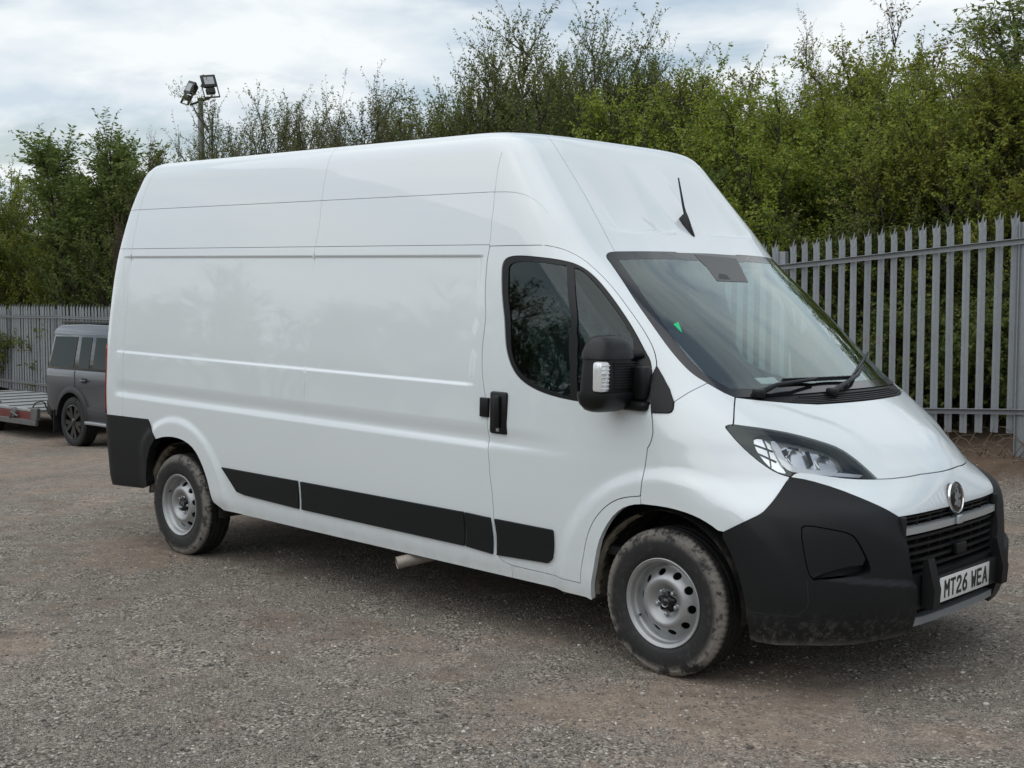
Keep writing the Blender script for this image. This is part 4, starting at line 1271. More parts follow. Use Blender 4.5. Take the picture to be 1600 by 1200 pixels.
t = NT('gravel_yard'); o = t.obj(); x, y, z = t.sep(o)
wv = t.n('ShaderNodeVectorMath', {0: o, 1: (0, 0, 0)}, operation='ADD').outputs[0]
v1 = t.n('ShaderNodeTexVoronoi', {'Vector': o, 'Scale': 88., 'Randomness': 1.})
v2 = t.n('ShaderNodeTexVoronoi', {'Vector': o, 'Scale': 210., 'Randomness': 1.})
v3 = t.n('ShaderNodeTexVoronoi', {'Vector': o, 'Scale': 34., 'Randomness': 1.})
c1 = t.n('ShaderNodeValToRGB', {'Fac': t.sep(v1.outputs['Color'])[0]})
def ramp(node, els):
    r_ = node.color_ramp
    while len(r_.elements) < len(els): r_.elements.new(.5)
    for e, (p_, c_) in zip(r_.elements, els): e.position = p_; e.color = c4(*c_)
ramp(c1, [(0., (.050, .046, .041)), (.3, (.185, .168, .149)), (.7, (.31, .284, .250)), (.92, (.43, .40, .36)), (1., (.66, .63, .58))])
c2 = t.n('ShaderNodeValToRGB', {'Fac': t.sep(v2.outputs['Color'])[0]})
ramp(c2, [(0., (.060, .055, .049)), (.45, (.225, .205, .182)), (.9, (.37, .34, .30)), (1., (.60, .57, .52))])
fine = t.mr(t.noise(3.2, o, 5, .6), .42, .58)
grav = t.mix(fine, c1.outputs[0], c2.outputs[0])
dn = t.noise(.55, o, 6, .62, .6)
dirt = t.mr(dn, .46, .60)
dirt2 = t.mr(t.noise(1.6, o, 5, .6, .4), .55, .66)
soilc = t.mix(t.noise(14, o, 6, .65), c4(.150, .114, .090), c4(.29, .232, .190))
base = t.mix(t.math('MULTIPLY', t.math('MAXIMUM', dirt, t.math('MULTIPLY', dirt2, .8)), .72), grav, soilc)
mott = t.mr(t.noise(7., o, 7, .7), .25, .75, .72, 1.34, False)
base = t.n('ShaderNodeVectorMath', {0: base, 1: t.n('ShaderNodeCombineXYZ', {0: mott, 1: mott, 2: mott}).outputs[0]}, operation='MULTIPLY').outputs[0]
mot2 = t.mr(t.noise(.35, o, 4, .5), .3, .7, .86, 1.16, False)
base = t.n('ShaderNodeVectorMath', {0: base, 1: t.n('ShaderNodeCombineXYZ', {0: mot2, 1: mot2, 2: mot2}).outputs[0]}, operation='MULTIPLY').outputs[0]
damp = t.mr(t.noise(.9, o, 5, .6, .3), .60, .70)
base = t.mix(t.math('MULTIPLY', damp, .5), base, c4(.085, .073, .063))
big = t.math('MULTIPLY', t.math('GREATER_THAN', t.sep(v3.outputs['Color'])[1], .93), t.mr(v3.outputs['Distance'], .42, .30))
base = t.mix(t.math('MULTIPLY', big, .65), base, t.mix(t.sep(v3.outputs['Color'])[2], c4(.32, .30, .27), c4(.60, .57, .52)))
# bare soil of the bank by the fence
at_ = t.n('ShaderNodeAttribute'); at_.attribute_name = 'bank'
bankc = t.mix(t.noise(9, o, 7, .7), c4(.075, .052, .038), c4(.18, .132, .10))
base = t.mix(at_.outputs['Fac'], base, bankc)
h = t.math('ADD', t.math('MULTIPLY', t.math('SUBTRACT', 1., v1.outputs['Distance']), .6), t.math('ADD', t.math('MULTIPLY', big, .8), t.math('MULTIPLY', t.math('SUBTRACT', 1., v2.outputs['Distance']), .35)))
h = t.math('MULTIPLY', h, t.mr(dirt, 0, 1, 1., .35))
base = t.n('ShaderNodeVectorMath', {0: base, 1: (1.0, .965, .915)}, operation='MULTIPLY').outputs[0]
p = t.pb(Base_Color=base, Roughness=.93, Specular_IOR_Level=.2)
t.t.links.new(t.bump(h, 1., .016, t.bump(t.noise(5, o, 6, .7), .5, .03)), p.inputs['Normal'])
g = mesh_obj('ground', np.stack([GX, GY, GZ], -1).reshape(-1, 3), F, t.m, None, 180)
tag(g, kind='structure')
dd = (GY - yf(GX)).ravel() + .18 * np.sin(GX.ravel() * 3.1) + .10 * np.sin(GX.ravel() * 8.3 + GY.ravel() * 5)
bank = sstep(-.95, -.45, dd)
at_ = g.data.attributes.new('bank', 'FLOAT', 'POINT'); at_.data.foreach_set('value', bank.astype(np.float32))

def place(px, d):
    """point on the ground plan seen at photo column px, d metres in front of the camera"""
    l = (px - 800) / FPX * d
    return CAM[0] + cf[0] / math.hypot(cf[0], cf[1]) * d + r0[0] * l, CAM[1] + cf[1] / math.hypot(cf[0], cf[1]) * d + r0[1] * l
def height(ytop, d): return (466.4 - ytop) / FPX * d + CAM[2]

# loose stones
t = NT('loose_stone')
gi = t.n('ShaderNodeNewGeometry')
cr_ = t.n('ShaderNodeValToRGB', {'Fac': gi.outputs['Random Per Island']})
ramp(cr_, [(0., (.09, .083, .075)), (.4, (.20, .186, .170)), (.72, (.31, .29, .26)), (.90, (.46, .43, .39)), (1., (.72, .69, .63))])
t.pb(Base_Color=t.mix(t.math('MULTIPLY', t.noise(90, t.obj(), 4), .35), cr_.outputs[0], c4(.10, .09, .08)), Roughness=.9, Specular_IOR_Level=.25)
ico_v = []; ph_ = (1 + 5 ** .5) / 2
for a_, b_ in ((-1, ph_), (1, ph_), (-1, -ph_), (1, -ph_)):
    ico_v += [(a_, b_, 0), (0, a_, b_), (b_, 0, a_)]
ico_v = np.array(ico_v, float); ico_v /= np.linalg.norm(ico_v[0])
import itertools
ico_f = []
for i, j, k in itertools.combinations(range(12), 3):
    if all(abs(np.linalg.norm(ico_v[a_] - ico_v[b_]) - 1.0515) < .01 for a_, b_ in ((i, j), (j, k), (i, k))):
        nrm = np.cross(ico_v[j] - ico_v[i], ico_v[k] - ico_v[i])
        ico_f.append((i, j, k) if nrm @ ico_v[i] > 0 else (i, k, j))
ico_f = np.array(ico_f)
def stones(N, rng):
    d = 4.3 / (1 - rng.random(N) * .66)
    l = d * (rng.random(N) * .86 - .43)
    fx, fy = cf[0] / math.hypot(cf[0], cf[1]), cf[1] / math.hypot(cf[0], cf[1])
    X = CAM[0] + fx * d + r0[0] * l; Y = CAM[1] + fy * d + r0[1] * l
    s = np.clip(np.exp(rng.normal(-5.5, .40, N)), .0022, .015)
    clump = np.sin(X * 2.1 + np.sin(Y * 1.7)) * np.sin(Y * 2.4 + 1.3 * np.sin(X * 1.1)) + .35 * rng.standard_normal(N)
    keep = (clump > -.35) & ~((np.abs(X) < .25) & (np.abs(np.abs(Y) - .89) < .14)) & ~((np.abs(X + 4.035) < .25) & (np.abs(np.abs(Y) - .89) < .14))
    X, Y, s = X[keep], Y[keep], s[keep]; N = len(X)
    a = rng.random(N) * 2 * np.pi
    sc = np.stack([s * rng.uniform(.8, 1.5, N), s * rng.uniform(.7, 1.1, N), s * rng.uniform(.4, .8, N)], 1)
    V = ico_v[None] * (1 + rng.normal(0, .16, (N, 12, 1))) * sc[:, None]
    ca, sa = np.cos(a)[:, None], np.sin(a)[:, None]
    V = np.stack([V[..., 0] * ca - V[..., 1] * sa, V[..., 0] * sa + V[..., 1] * ca, V[..., 2]], -1)
    V += np.stack([X, Y, gz(X, Y) + sc[:, 2] * .25], 1)[:, None]
    F = (ico_f[None] + (np.arange(N) * 12)[:, None, None]).reshape(-1, 3)
    return V.reshape(-1, 3), F
def fast_mesh(name, V, F, mat, parent=None, smooth=False):
    me = bpy.data.meshes.new(name)
    k = F.shape[1]
    me.vertices.add(len(V)); me.vertices.foreach_set('co', np.ascontiguousarray(V, np.float32).ravel())
    me.loops.add(F.size); me.loops.foreach_set('vertex_index', np.ascontiguousarray(F, np.int32).ravel())
    me.polygons.add(len(F)); me.polygons.foreach_set('loop_start', np.arange(0, F.size, k, dtype=np.int32))
    me.polygons.foreach_set('loop_total', np.full(len(F), k, np.int32))
    if smooth: me.polygons.foreach_set('use_smooth', np.ones(len(F), bool))
    me.materials.append(mat); me.update(calc_edges=True); me.validate()
    o_ = bpy.data.objects.new(name, me)
    return link(o_, parent)
V, F = stones(34000, np.random.default_rng(11))
tag(fast_mesh('loose_stones', V, F, MATS['loose_stone']), 'small loose grey stones scattered over the gravel yard', 'gravel', kind='stuff')

# ------------------------------------------------------------------ palisade fence
t = NT('galvanised'); o = t.obj()
gi = t.n('ShaderNodeObjectInfo')
sp_ = t.noise(34, o, 5, .6); bl = t.noise(4, o, 5)
base = t.mix(sp_, c4(.225, .245, .26), c4(.37, .395, .415))
base = t.mix(t.math('MULTIPLY', t.mr(bl, .5, .75), .45), base, c4(.22, .22, .215))
base = t.mix(t.math('MULTIPLY', gi.outputs['Random'], .30), base, c4(.14, .15, .155))
p = t.pb(Base_Color=base, Roughness=.5, Metallic=.2)
t.t.links.new(t.bump(sp_, .1, .003), p.inputs['Normal'])
def pale_mesh(H=1.96, w=.078):
    xs = np.array([-.5, -.32, -.14, 0, .14, .32, .5]) * w
    ys = np.array([.012, -.006, .004, .012, .004, -.006, .012])
    top = np.array([H - .045, H - .085, H - .07, H, H - .07, H - .085, H - .045])
    bend = np.array([-.014, 0, 0, .010, 0, 0, -.014])
    V = []; nx = len(xs)
    for th in (0, .004):
        for zrow in (0, 1, 2):
            zz_ = np.zeros(nx) if zrow == 0 else (np.full(nx, H - .16) if zrow == 1 else top)
            xo = xs + (np.sign(xs) * .005 * (np.abs(xs) > .4 * w) if zrow == 2 else 0)
            V.append(np.stack([xo, ys + th + (bend if zrow == 2 else 0), zz_], 1))
    V = np.concatenate(V); F = []
    for s in (0, 1):
        for r in range(2):
            for i in range(nx - 1):
                a = s * 3 * nx + r * nx + i
                q = (a, a + 1, a + nx + 1, a + nx)
                F.append(q if s == 0 else q[::-1])
    for r in range(2):
        for i in (0, nx - 1):
            a = r * nx + i
            F.append((a, a + nx, a + nx + 3 * nx, a + 3 * nx))
    for i in range(nx - 1):
        a = 2 * nx + i
        F.append((a, a + 1, a + 1 + 3 * nx, a + 3 * nx))
    me = mesh_obj('pale', V, F, MATS['galvanised'])
    d = me.data
    bpy.data.objects.remove(me)
    return d
PALE = pale_mesh()
FN = empty('palisade_fence', (-3.75, 6.08, float(gz(-3.75, 6.08))), 0, 'galvanised steel palisade fence with pointed pales along the edge of the yard', 'fence')
finv = Matrix.Translation(-Vector(FN.location))
posts = []
def add_posts(a, b, n_):
    for k in range(n_): posts.append((a[0] + (b[0] - a[0]) * k / n_, a[1] + (b[1] - a[1]) * k / n_))
add_posts((4.5, 4.34), (1.76, 4.92), 1); add_posts((1.76, 4.92), (-.98, 5.5), 1); add_posts((-.98, 5.5), (-3.75, 6.08), 1)
add_posts((-3.75, 6.08), (-22.5, 7.6), 7); add_posts((-22.5, 7.6), (-33.6, 8.74), 4); posts.append((-33.6, 8.74))
rg = np.random.default_rng(21)
pi_ = MB().box((0, 0, 1.08), (.10, .008, 2.16)).box((-.046, .0, 1.08), (.008, .055, 2.16)).box((.046, 0, 1.08), (.008, .055, 2.16))
PO = pi_.build('post', MATS['galvanised'], FN, None)
PM = PO.data
first = [True]
for i, (px_, py_) in enumerate(posts):
    zb_ = float(gz(px_, py_ - .06))
    q = PO if i == 0 else link(bpy.data.objects.new('post', PM), FN)
    j = min(i, len(posts) - 2)
    ang = math.atan2(posts[j + 1][1] - posts[j][1], posts[j + 1][0] - posts[j][0]) + math.pi
    q.location = finv @ Vector((px_, py_, zb_ - .12)); q.rotation_euler = (0, 0, ang)
    if i == len(posts) - 1: break
    x2, y2 = posts[i + 1]; z2 = float(gz(x2, y2 - .06))
    L = math.hypot(x2 - px_, y2 - py_)
    nr = np.array([-(y2 - py_), x2 - px_]) / L
    if nr[1] > 0: nr = -nr
    for zr in (.42, 1.90):
        A = np.array([px_ + nr[0] * .03, py_ + nr[1] * .03, zb_ + zr]); B = np.array([x2 + nr[0] * .03, y2 + nr[1] * .03, z2 + zr])
        dr = (B - A) / np.linalg.norm(B - A); up = np.array([0, 0, 1.]); out = np.array([nr[0], nr[1], 0])
        V = []
        for E_ in (A, B):
            V += [E_ - out * .002, E_ + out * .045 + up * .0, E_ + out * .045 - up * .005, E_ + out * .003 - up * .005, E_ + out * .003 - up * .05, E_ - out * .002 - up * .05]
        V = np.array(V) - np.array(FN.location)
        Fq = [(k, (k + 1) % 6, 6 + (k + 1) % 6, 6 + k) for k in range(6)] + [(0, 1, 2, 3), (0, 3, 4, 5), (6, 9, 8, 7), (6, 11, 10, 9)]
        MB().add(V, Fq).build('rail', MATS['galvanised'], FN, None)
    for k in range(17):
        f_ = (k + .75) / 17.5
        q = link(bpy.data.objects.new('pale', PALE), FN)
        q.location = finv @ Vector((px_ + (x2 - px_) * f_ - nr[0] * .012, py_ + (y2 - py_) * f_ - nr[1] * .012, zb_ + (z2 - zb_) * f_ + .20 + rg.normal(0, .006)))
        odd = rg.random() < .07
        q.rotation_euler = (rg.normal(0, .03 if odd else .005), rg.normal(0, .018 if odd else .005), ang + rg.normal(0, .05))

# ------------------------------------------------------------------ vegetation
def leafmat(name, cols, trans=.35):
    t = NT(name)
    gi = t.n('ShaderNodeNewGeometry'); oi = t.n('ShaderNodeObjectInfo')
    r_ = t.n('ShaderNodeValToRGB', {'Fac': gi.outputs['Random Per Island']})
    ramp(r_, cols)
    tint = t.n('ShaderNodeHueSaturation', {'Hue': t.mr(oi.outputs['Random'], 0, 1, .485, .512, False), 'Saturation': 1., 'Value': t.mr(oi.outputs['Random'], 0, 1, .85, 1.15, False), 'Fac': 1., 'Color': r_.outputs[0]})
    df = t.n('ShaderNodeBsdfPrincipled', {'Base Color': tint.outputs[0], 'Roughness': .5, 'Specular IOR Level': .3}).outputs[0]
    tr = t.n('ShaderNodeBsdfTranslucent', {'Color': tint.outputs[0]}).outputs[0]
    t.t.links.new(t.n('ShaderNodeMixShader', {0: trans, 1: df, 2: tr}).outputs[0], t.out.inputs[0])
    return t.m
leafmat('leaf_olive', [(0., (.140, .175, .020)), (.45, (.215, .268, .030)), (.85, (.29, .335, .046)), (1., (.36, .33, .07))], .5)
leafmat('leaf_willow', [(0., (.085, .104, .036)), (.5, (.135, .158, .050)), (.9, (.19, .205, .072)), (1., (.25, .25, .11))], .45)
leafmat('leaf_deep', [(0., (.075, .110, .022)), (.5, (.125, .168, .034)), (.9, (.175, .215, .050)), (1., (.22, .24, .07))], .48)
leafmat('leaf_rust', [(0., (.085, .080, .040)), (.5, (.135, .120, .052)), (.85, (.18, .130, .058)), (1., (.22, .13, .07))], .4)
simple('bark', (.060, .048, .038), .9, bump=.6, bscale=40, var=.35)

def frames(D):
    a = np.where(np.abs(D[:, 2:3]) < .9, np.array([[0, 0, 1.]]), np.array([[1., 0, 0]]))
    b = np.cross(D, a); b /= np.linalg.norm(b, axis=1)[:, None] + 1e-9
    return b, np.cross(b, D)
def tubes(paths, r0_, r1_, sides):
    """paths (N, k, 3) -> one tube each, radii from r0_ to r1_ (N,)"""
    N, k, _ = paths.shape
    T = np.gradient(paths, axis=1); T /= np.linalg.norm(T, axis=2)[..., None] + 1e-9
    a = np.arange(sides) * 2 * np.pi / sides
    V = np.zeros((N, k, sides, 3))
    for i in range(k):
        b, c = frames(T[:, i]); rr_ = (r0_ + (r1_ - r0_) * i / (k - 1))[:, None, None]
        V[:, i] = paths[:, i][:, None] + rr_ * (np.cos(a)[None, :, None] * b[:, None] + np.sin(a)[None, :, None] * c[:, None])
    base = (np.arange(N) * k * sides)[:, None, None]
    i = np.arange(k - 1)[None, :, None] * sides; j = np.arange(sides)[None, None]
    j2 = (j + 1) % sides
    F = np.stack([base + i + j, base + i + j2, base + i + sides + j2, base + i + sides + j], -1).reshape(-1, 4)
    return V.reshape(-1, 3), F
def unit(v): return v / (np.linalg.norm(v, axis=-1, keepdims=True) + 1e-9)
def bush(seed, H, spread, stems, nbr, ntw, nlf, leaf, lw, up=.6, low=.12, twl=(.22, .5), droop=.0, trunk=0., pinnate=False, dome=.30):
    rng = np.random.default_rng(seed)
    k = 9; t_ = np.linspace(0, 1, k)
    az = np.arange(stems) * 2.399 + rng.normal(0, .3, stems)
    rad_ = spread * np.sqrt(rng.random(stems) * .95 + .05)
    hh = H * (1 - dome * (rad_ / spread) ** 2) * rng.uniform(.78, 1.0, stems)
    if trunk:
        hh = np.maximum(hh, H * .6)
    tip = np.stack([np.cos(az) * rad_, np.sin(az) * rad_, hh], 1)
    base = np.stack([np.cos(az), np.sin(az), 0 * az], 1) * (.12 + .10 * spread * rng.random(stems))[:, None] * (0 if trunk else 1)
    if trunk: base[:, 2] = trunk * H * rng.uniform(.6, 1., stems)
    S = base[:, None] + (tip - base)[:, None] * t_[None, :, None]
    bow = np.stack([np.cos(az), np.sin(az), 0 * az], 1) * (spread * .22)
    S += bow[:, None] * (np.sin(t_ * np.pi) * rng.uniform(-.2, 1., (stems, 1)))[..., None]
    S += rng.normal(0, .03 * H / 4, S.shape) * (t_[None, :, None] > 0) * t_[None, :, None]
    parts = [tubes(S, np.full(stems, .012 * H * (1.2 if trunk else .8)), np.full(stems, .004), 6)]
    if trunk:
        tp = np.stack([rng.normal(0, .02, 6), rng.normal(0, .02, 6), np.linspace(-.1, trunk * H, 6)], 1)[None]
        parts.append(tubes(tp, np.array([.026 * H]), np.array([.016 * H]), 9))
    # branches
    N = stems * nbr
    si = np.repeat(np.arange(stems), nbr); bt = low + (1 - low) * rng.random(N) ** .8
    fi = bt * (k - 1); i0 = np.minimum(fi.astype(int), k - 2); fr = (fi - i0)[:, None]
    P0 = S[si, i0] * (1 - fr) + S[si, i0 + 1] * fr
    ax = unit(S[si, i0 + 1] - S[si, i0])
    rd = rng.normal(0, 1, (N, 3)); rd[:, 2] *= .4; rd = unit(rd)
    outw = P0.copy(); outw[:, 2] = 0; outw = unit(outw + 1e-6)
    D = unit(ax * up + rd * .75 + outw * .25 + np.array([0, 0, .18]))
    Lb = (.32 + .55 * (1 - bt)) * spread * rng.uniform(.5, 1.15, N) * .75
    kb = 5; tb = np.linspace(0, 1, kb)
    B = P0[:, None] + D[:, None] * (Lb[:, None] * tb)[..., None]
    B[:, :, 2] += (Lb[:, None] * .22 * tb ** 2) * (1 - 2.2 * droop)
    B += rng.normal(0, .025, B.shape) * tb[None, :, None]
    parts.append(tubes(B, np.full(N, .0035 * H * .8), np.full(N, .0028), 4))
    # twigs
    M = N * ntw
    bi = np.repeat(np.arange(N), ntw); tt = .15 + .85 * rng.random(M)
    tt[::ntw] = 1.0
    fi = tt * (kb - 1); i0 = np.minimum(fi.astype(int), kb - 2); fr = (fi - i0)[:, None]
    Q0 = B[bi, i0] * (1 - fr) + B[bi, i0 + 1] * fr
    ax = unit(B[bi, i0 + 1] - B[bi, i0])
    rd = unit(rng.normal(0, 1, (M, 3)))
    D2 = unit(ax * .7 + rd * .7 + np.array([0, 0, .35 - 1.2 * droop]))
    Lt = rng.uniform(twl[0], twl[1], M)
    # a few leading shoots stand clear of the crown
    lead = (rng.random(M) < .006) & (Q0[:, 2] > .75 * H)
    Lt = np.where(lead, Lt * 1.9, Lt); D2 = np.where(lead[:, None], unit(D2 * .5 + np.array([0, 0, 1.])), D2)
    T3 = np.array([0, .5, 1.])
    W_ = Q0[:, None] + D2[:, None] * (Lt[:, None] * T3)[..., None]
    W_[:, 2, 2] -= droop * Lt * .5
    parts.append(tubes(W_, np.full(M, .0032), np.full(M, .0014), 3))
    V = []; F = []; o_ = 0
    for a, b in parts:
        V.append(a); F.append(b + o_); o_ += len(a)
    WV, WF = np.concatenate(V), np.concatenate(F)
    # leaves
    K = M * nlf
    ti = np.repeat(np.arange(M), nlf); q = np.tile((np.arange(nlf) + .6) / nlf, M) + rng.normal(0, .04, K)
    q = np.clip(q, .05, 1.0)[:, None]
    P = W_[ti, 0] * (1 - q) + W_[ti, 2] * q
    dt = D2[ti]
    side = np.cross(dt, unit(rng.normal(0, 1, (K, 3)))); side = unit(side)
    if pinnate:
        sd_ = np.cross(dt, np.array([0, 0, 1.])); side = unit(sd_) * np.where(np.arange(K) % 2, 1, -1)[:, None] + rng.normal(0, .12, (K, 3))
    ld = unit(dt * .55 + side * .9 + rng.normal(0, .25, (K, 3)) + np.array([0, 0, -.15 - .5 * droop]))
    ow = P.copy(); ow[:, 2] = 0; ow = unit(ow)
    wd = unit(np.cross(ld, unit(np.array([0, 0, .7]) + ow * .75 + rng.normal(0, .45, (K, 3)))))
    nm = np.cross(wd, ld)
    sc = leaf * rng.uniform(.65, 1.25, K)[:, None]
    mid = P + ld * sc * .45 + nm * sc * .06
    V = np.stack([P, mid + wd * sc * lw, P + ld * sc - nm * sc * .10, mid - wd * sc * lw], 1).reshape(-1, 3)
    F = (np.arange(K)[:, None] * 4 + np.arange(4)[None])
    return (WV, WF), (V, F)
KINDS = {}
def make_kind(key, mat, **k):
    (WV, WF), (LV, LF) = bush(**k)
    r_ = empty('shrub' if not k.get('trunk') else 'tree')
    a = fast_mesh('trunk', WV, WF, MATS['bark'], r_, True)
    b = fast_mesh('crown', LV, LF, MATS[mat], r_)
    KINDS[key] = [r_, float(np.percentile(LV[:, 2], 99.93)), False]
make_kind('olive', 'leaf_olive', seed=1, H=5., spread=2.1, stems=15, nbr=16, ntw=9, nlf=18, leaf=.052, lw=.28)
make_kind('olive2', 'leaf_olive', seed=2, H=5., spread=1.9, stems=14, nbr=16, ntw=9, nlf=18, leaf=.056, lw=.25, droop=.15)
make_kind('green', 'leaf_deep', seed=3, H=5., spread=2.0, stems=14, nbr=15, ntw=9, nlf=16, leaf=.058, lw=.28)
make_kind('willow', 'leaf_willow', seed=4, H=6., spread=2.5, stems=20, nbr=16, ntw=7, nlf=15, leaf=.068, lw=.16, up=1.0, low=.25, twl=(.3, .6))
make_kind('willow2', 'leaf_willow', seed=5, H=6., spread=2.4, stems=18, nbr=16, ntw=7, nlf=15, leaf=.068, lw=.18, up=1.1, low=.25, twl=(.3, .6))
make_kind('sallow', 'leaf_deep', seed=9, H=6., spread=2.7, stems=34, nbr=15, ntw=8, nlf=13, leaf=.058, lw=.25, up=.75, low=.3, dome=.36, twl=(.25, .55))
make_kind('ash', 'leaf_deep', seed=6, H=6., spread=1.7, stems=9, nbr=12, ntw=8, nlf=16, leaf=.12, lw=.17, up=.7, low=.25, twl=(.35, .6), droop=.12, trunk=.3, pinnate=True)
make_kind('drooping', 'leaf_deep', seed=12, H=6., spread=1.2, stems=9, nbr=12, ntw=7, nlf=12, leaf=.085, lw=.19, up=.6, low=.35, twl=(.35, .7), droop=.35, trunk=.25)
make_kind('rust', 'leaf_rust', seed=7, H=5., spread=1.7, stems=15, nbr=12, ntw=7, nlf=7, leaf=.06, lw=.25, up=1., low=.3, twl=(.25, .5))
make_kind('bramble', 'leaf_deep', seed=8, H=2.2, spread=1.6, stems=14, nbr=11, ntw=7, nlf=9, leaf=.075, lw=.33, up=.4, low=.05, droop=.2)
def plant(key, px, ytop, d, label, cat, group, wide=1., pos=None, hgt=None):
    x_, y_ = pos if pos else place(px, d)
    zb_ = float(gz(x_, y_)) - .08
    H_ = hgt if hgt else height(ytop, d) - zb_
    r_, hb_, used = KINDS[key]
    if used: r_ = copy_tree(r_)
    else: KINDS[key][2] = True
    s = H_ / hb_
    r_.location = (x_, y_, zb_)
    r_.rotation_euler = (0, 0, RNG.uniform(0, 6.28))
    ws = s ** .6 * wide
    r_.scale = (ws, ws, s)
    tag(r_, label, cat, group)
    return r_
bpy.context.view_layer.update()
G1 = 'shrubs of the thicket behind the fence'
lab_o = 'olive-green leafy shrub in the dense thicket behind the palisade fence'
for key, px, yt, d in (('olive', 1700, 60, 14.2), ('olive2', 1590, 120, 14.6), ('olive', 1500, 165, 14.9), ('olive2', 1405, 140, 15.5), ('olive', 1315, 155, 16.2), ('olive2', 1215, 145, 17.0), ('olive', 1120, 170, 17.8), ('olive2', 1045, 150, 18.4),
                       ('olive2', 1650, 30, 15.8), ('olive', 1560, 85, 16.2), ('olive2', 1460, 95, 16.8), ('olive', 1370, 62, 17.4), ('olive2', 1290, 70, 18.0), ('olive', 1195, 82, 18.8), ('olive2', 1110, 110, 19.6)):
    plant(key, px, yt, d, lab_o, 'shrub', G1)
lab_g = 'dark green leafy shrub in the shade of the thicket behind the palisade fence'
for px, yt, d in ((1640, 250, 14.0), (1545, 240, 14.4), (1450, 260, 14.9), (1355, 250, 15.4), (1260, 245, 16.2), (1170, 240, 17.1), (1085, 230, 18.1)):
    plant('green', px, yt, d, lab_g, 'shrub', 'dark shrubs behind the fence')
plant('rust', 1440, 12, 20.5, 'thin brown-leaved shrub standing up out of the thicket against the sky', 'shrub', None, 1.05)
plant('drooping', 1660, -40, 14.6, 'broad-leaved tree overhanging the end of the thicket above the fence', 'tree', None, 1.3)
plant('willow2', 1225, 36, 19.8, 'slim shrub with one tall leading shoot at the crest of the thicket', 'shrub', None, .6)
lab_s = 'spreading open-crowned tree whose dark twigs stand against the sky behind the van roof'
plant('sallow', 878, 22, 20.5, lab_s, 'tree', None, .95)
plant('sallow', 1000, 85, 19.5, 'spreading open-crowned tree where the thicket meets the sky behind the van cab', 'tree', None, .75)
plant('sallow', 745, 118, 21.5, 'smaller open-crowned tree leaning out beside the spreading tree behind the van roof', 'tree', None, .7)
plant('sallow', 945, 38, 21.5, 'leafy round-topped tree close behind the spreading tree over the van roof', 'tree', None, .7)
plant('sallow', 815, 50, 22., 'second leafy round-topped tree crowding the spreading tree over the van roof', 'tree', None, .7)
lab_w = 'grey-green willow shrub with upright shoots rising behind the van roof'
for px, yt, d, w_ in ((690, 160, 22.5, .8), (610, 165, 23, .8), (545, 155, 23.5, .7), (490, 130, 23.5, .75), (430, 140, 24, .75), (395, 195, 24.5, .6)):
    plant('willow' if px % 20 else 'willow2', px, yt, d, lab_w, 'shrub', 'willow shrubs behind the van roof', w_)
lab_t = 'thin straggling shrub beside the floodlight pole'
for px, yt, d, w_ in ((286, 212, 27.5, .3), (226, 208, 27, .35), (258, 232, 27.5, .35), (352, 232, 26.5, .4)):
    plant('rust', px, yt, d, lab_t, 'shrub', 'thin shrubs by the floodlight pole', w_)
plant('ash', 132, 180, 31.5, 'tall ash tree with feathery shoots behind the fence by the grey car', 'tree', None, .95)
plant('ash', 190, 190, 31., 'lower ash tree with feathery shoots close behind the van tail', 'tree', None, .8)
lab_l = 'mid-green leafy shrub overhanging the fence behind the grey car and the trailer'
for key, px, yt, d, w_ in (('green', 55, 285, 32.0, 1.), ('olive2', 8, 250, 33, 1.), ('green', -45, 262, 33.5, 1.1), ('green', 150, 325, 31.2, 1.), ('olive', 100, 325, 32, 1.), ('green', 230, 280, 30.5, 1.), ('olive2', 38, 258, 35, .9), ('green', 320, 300, 27, 1.), ('green', 420, 290, 25.5, 1.), ('green', 540, 270, 24, 1.), ('green', 660, 260, 22.5, 1.), ('green', 780, 250, 21, 1.), ('green', 900, 240, 19.5, 1.)):
    plant(key, px, yt, d, lab_l if px < 300 else 'dark green leafy shrub along the fence hidden mostly behind the van', 'shrub', 'shrubs over the far fence' if px < 300 else 'shrubs behind the van', w_)
lab_b = 'low bramble bush growing against the foot of the palisade fence'
for px, d in ((1690, 12.9), (1610, 13.2), (1530, 13.6), (1450, 14.1), (1370, 14.6), (1290, 15.2), (1215, 15.9), (1130, 16.9), (1045, 17.9)):
    plant('bramble', px, 0, d, lab_b, 'bush', 'brambles at the foot of the fence', .85, None, 1.7)
for px, d in ((170, 29.2), (110, 30.0), (50, 30.8), (-10, 31.8)):
    plant('bramble', px, 0, d, 'low bramble bush showing between the pales behind the trailer', 'bush', 'brambles behind the trailer', 1.1, None, 2.1)
# trees on the other side of the yard, which the van's flank and windows mirror
for i, (x_, y_, h_) in enumerate(((-34, -17, 7.), (-29, -20, 8.), (-25, -21.5, 6.5), (-20, -22, 8.), (-14, -24, 7.), (-8, -25, 8.5), (-2, -26, 7.5), (5, -26, 7.), (12, -24, 8.), (18, -20, 7.), (24, -14, 7.5), (28, -6, 7.), (30, 2, 7.))):
    plant(('sallow', 'olive', 'green')[i % 3], 0, 0, 1, 'leafy tree on the far side of the yard opposite the van flank', 'tree', 'trees across the yard', 1.5, (x_, y_), h_)

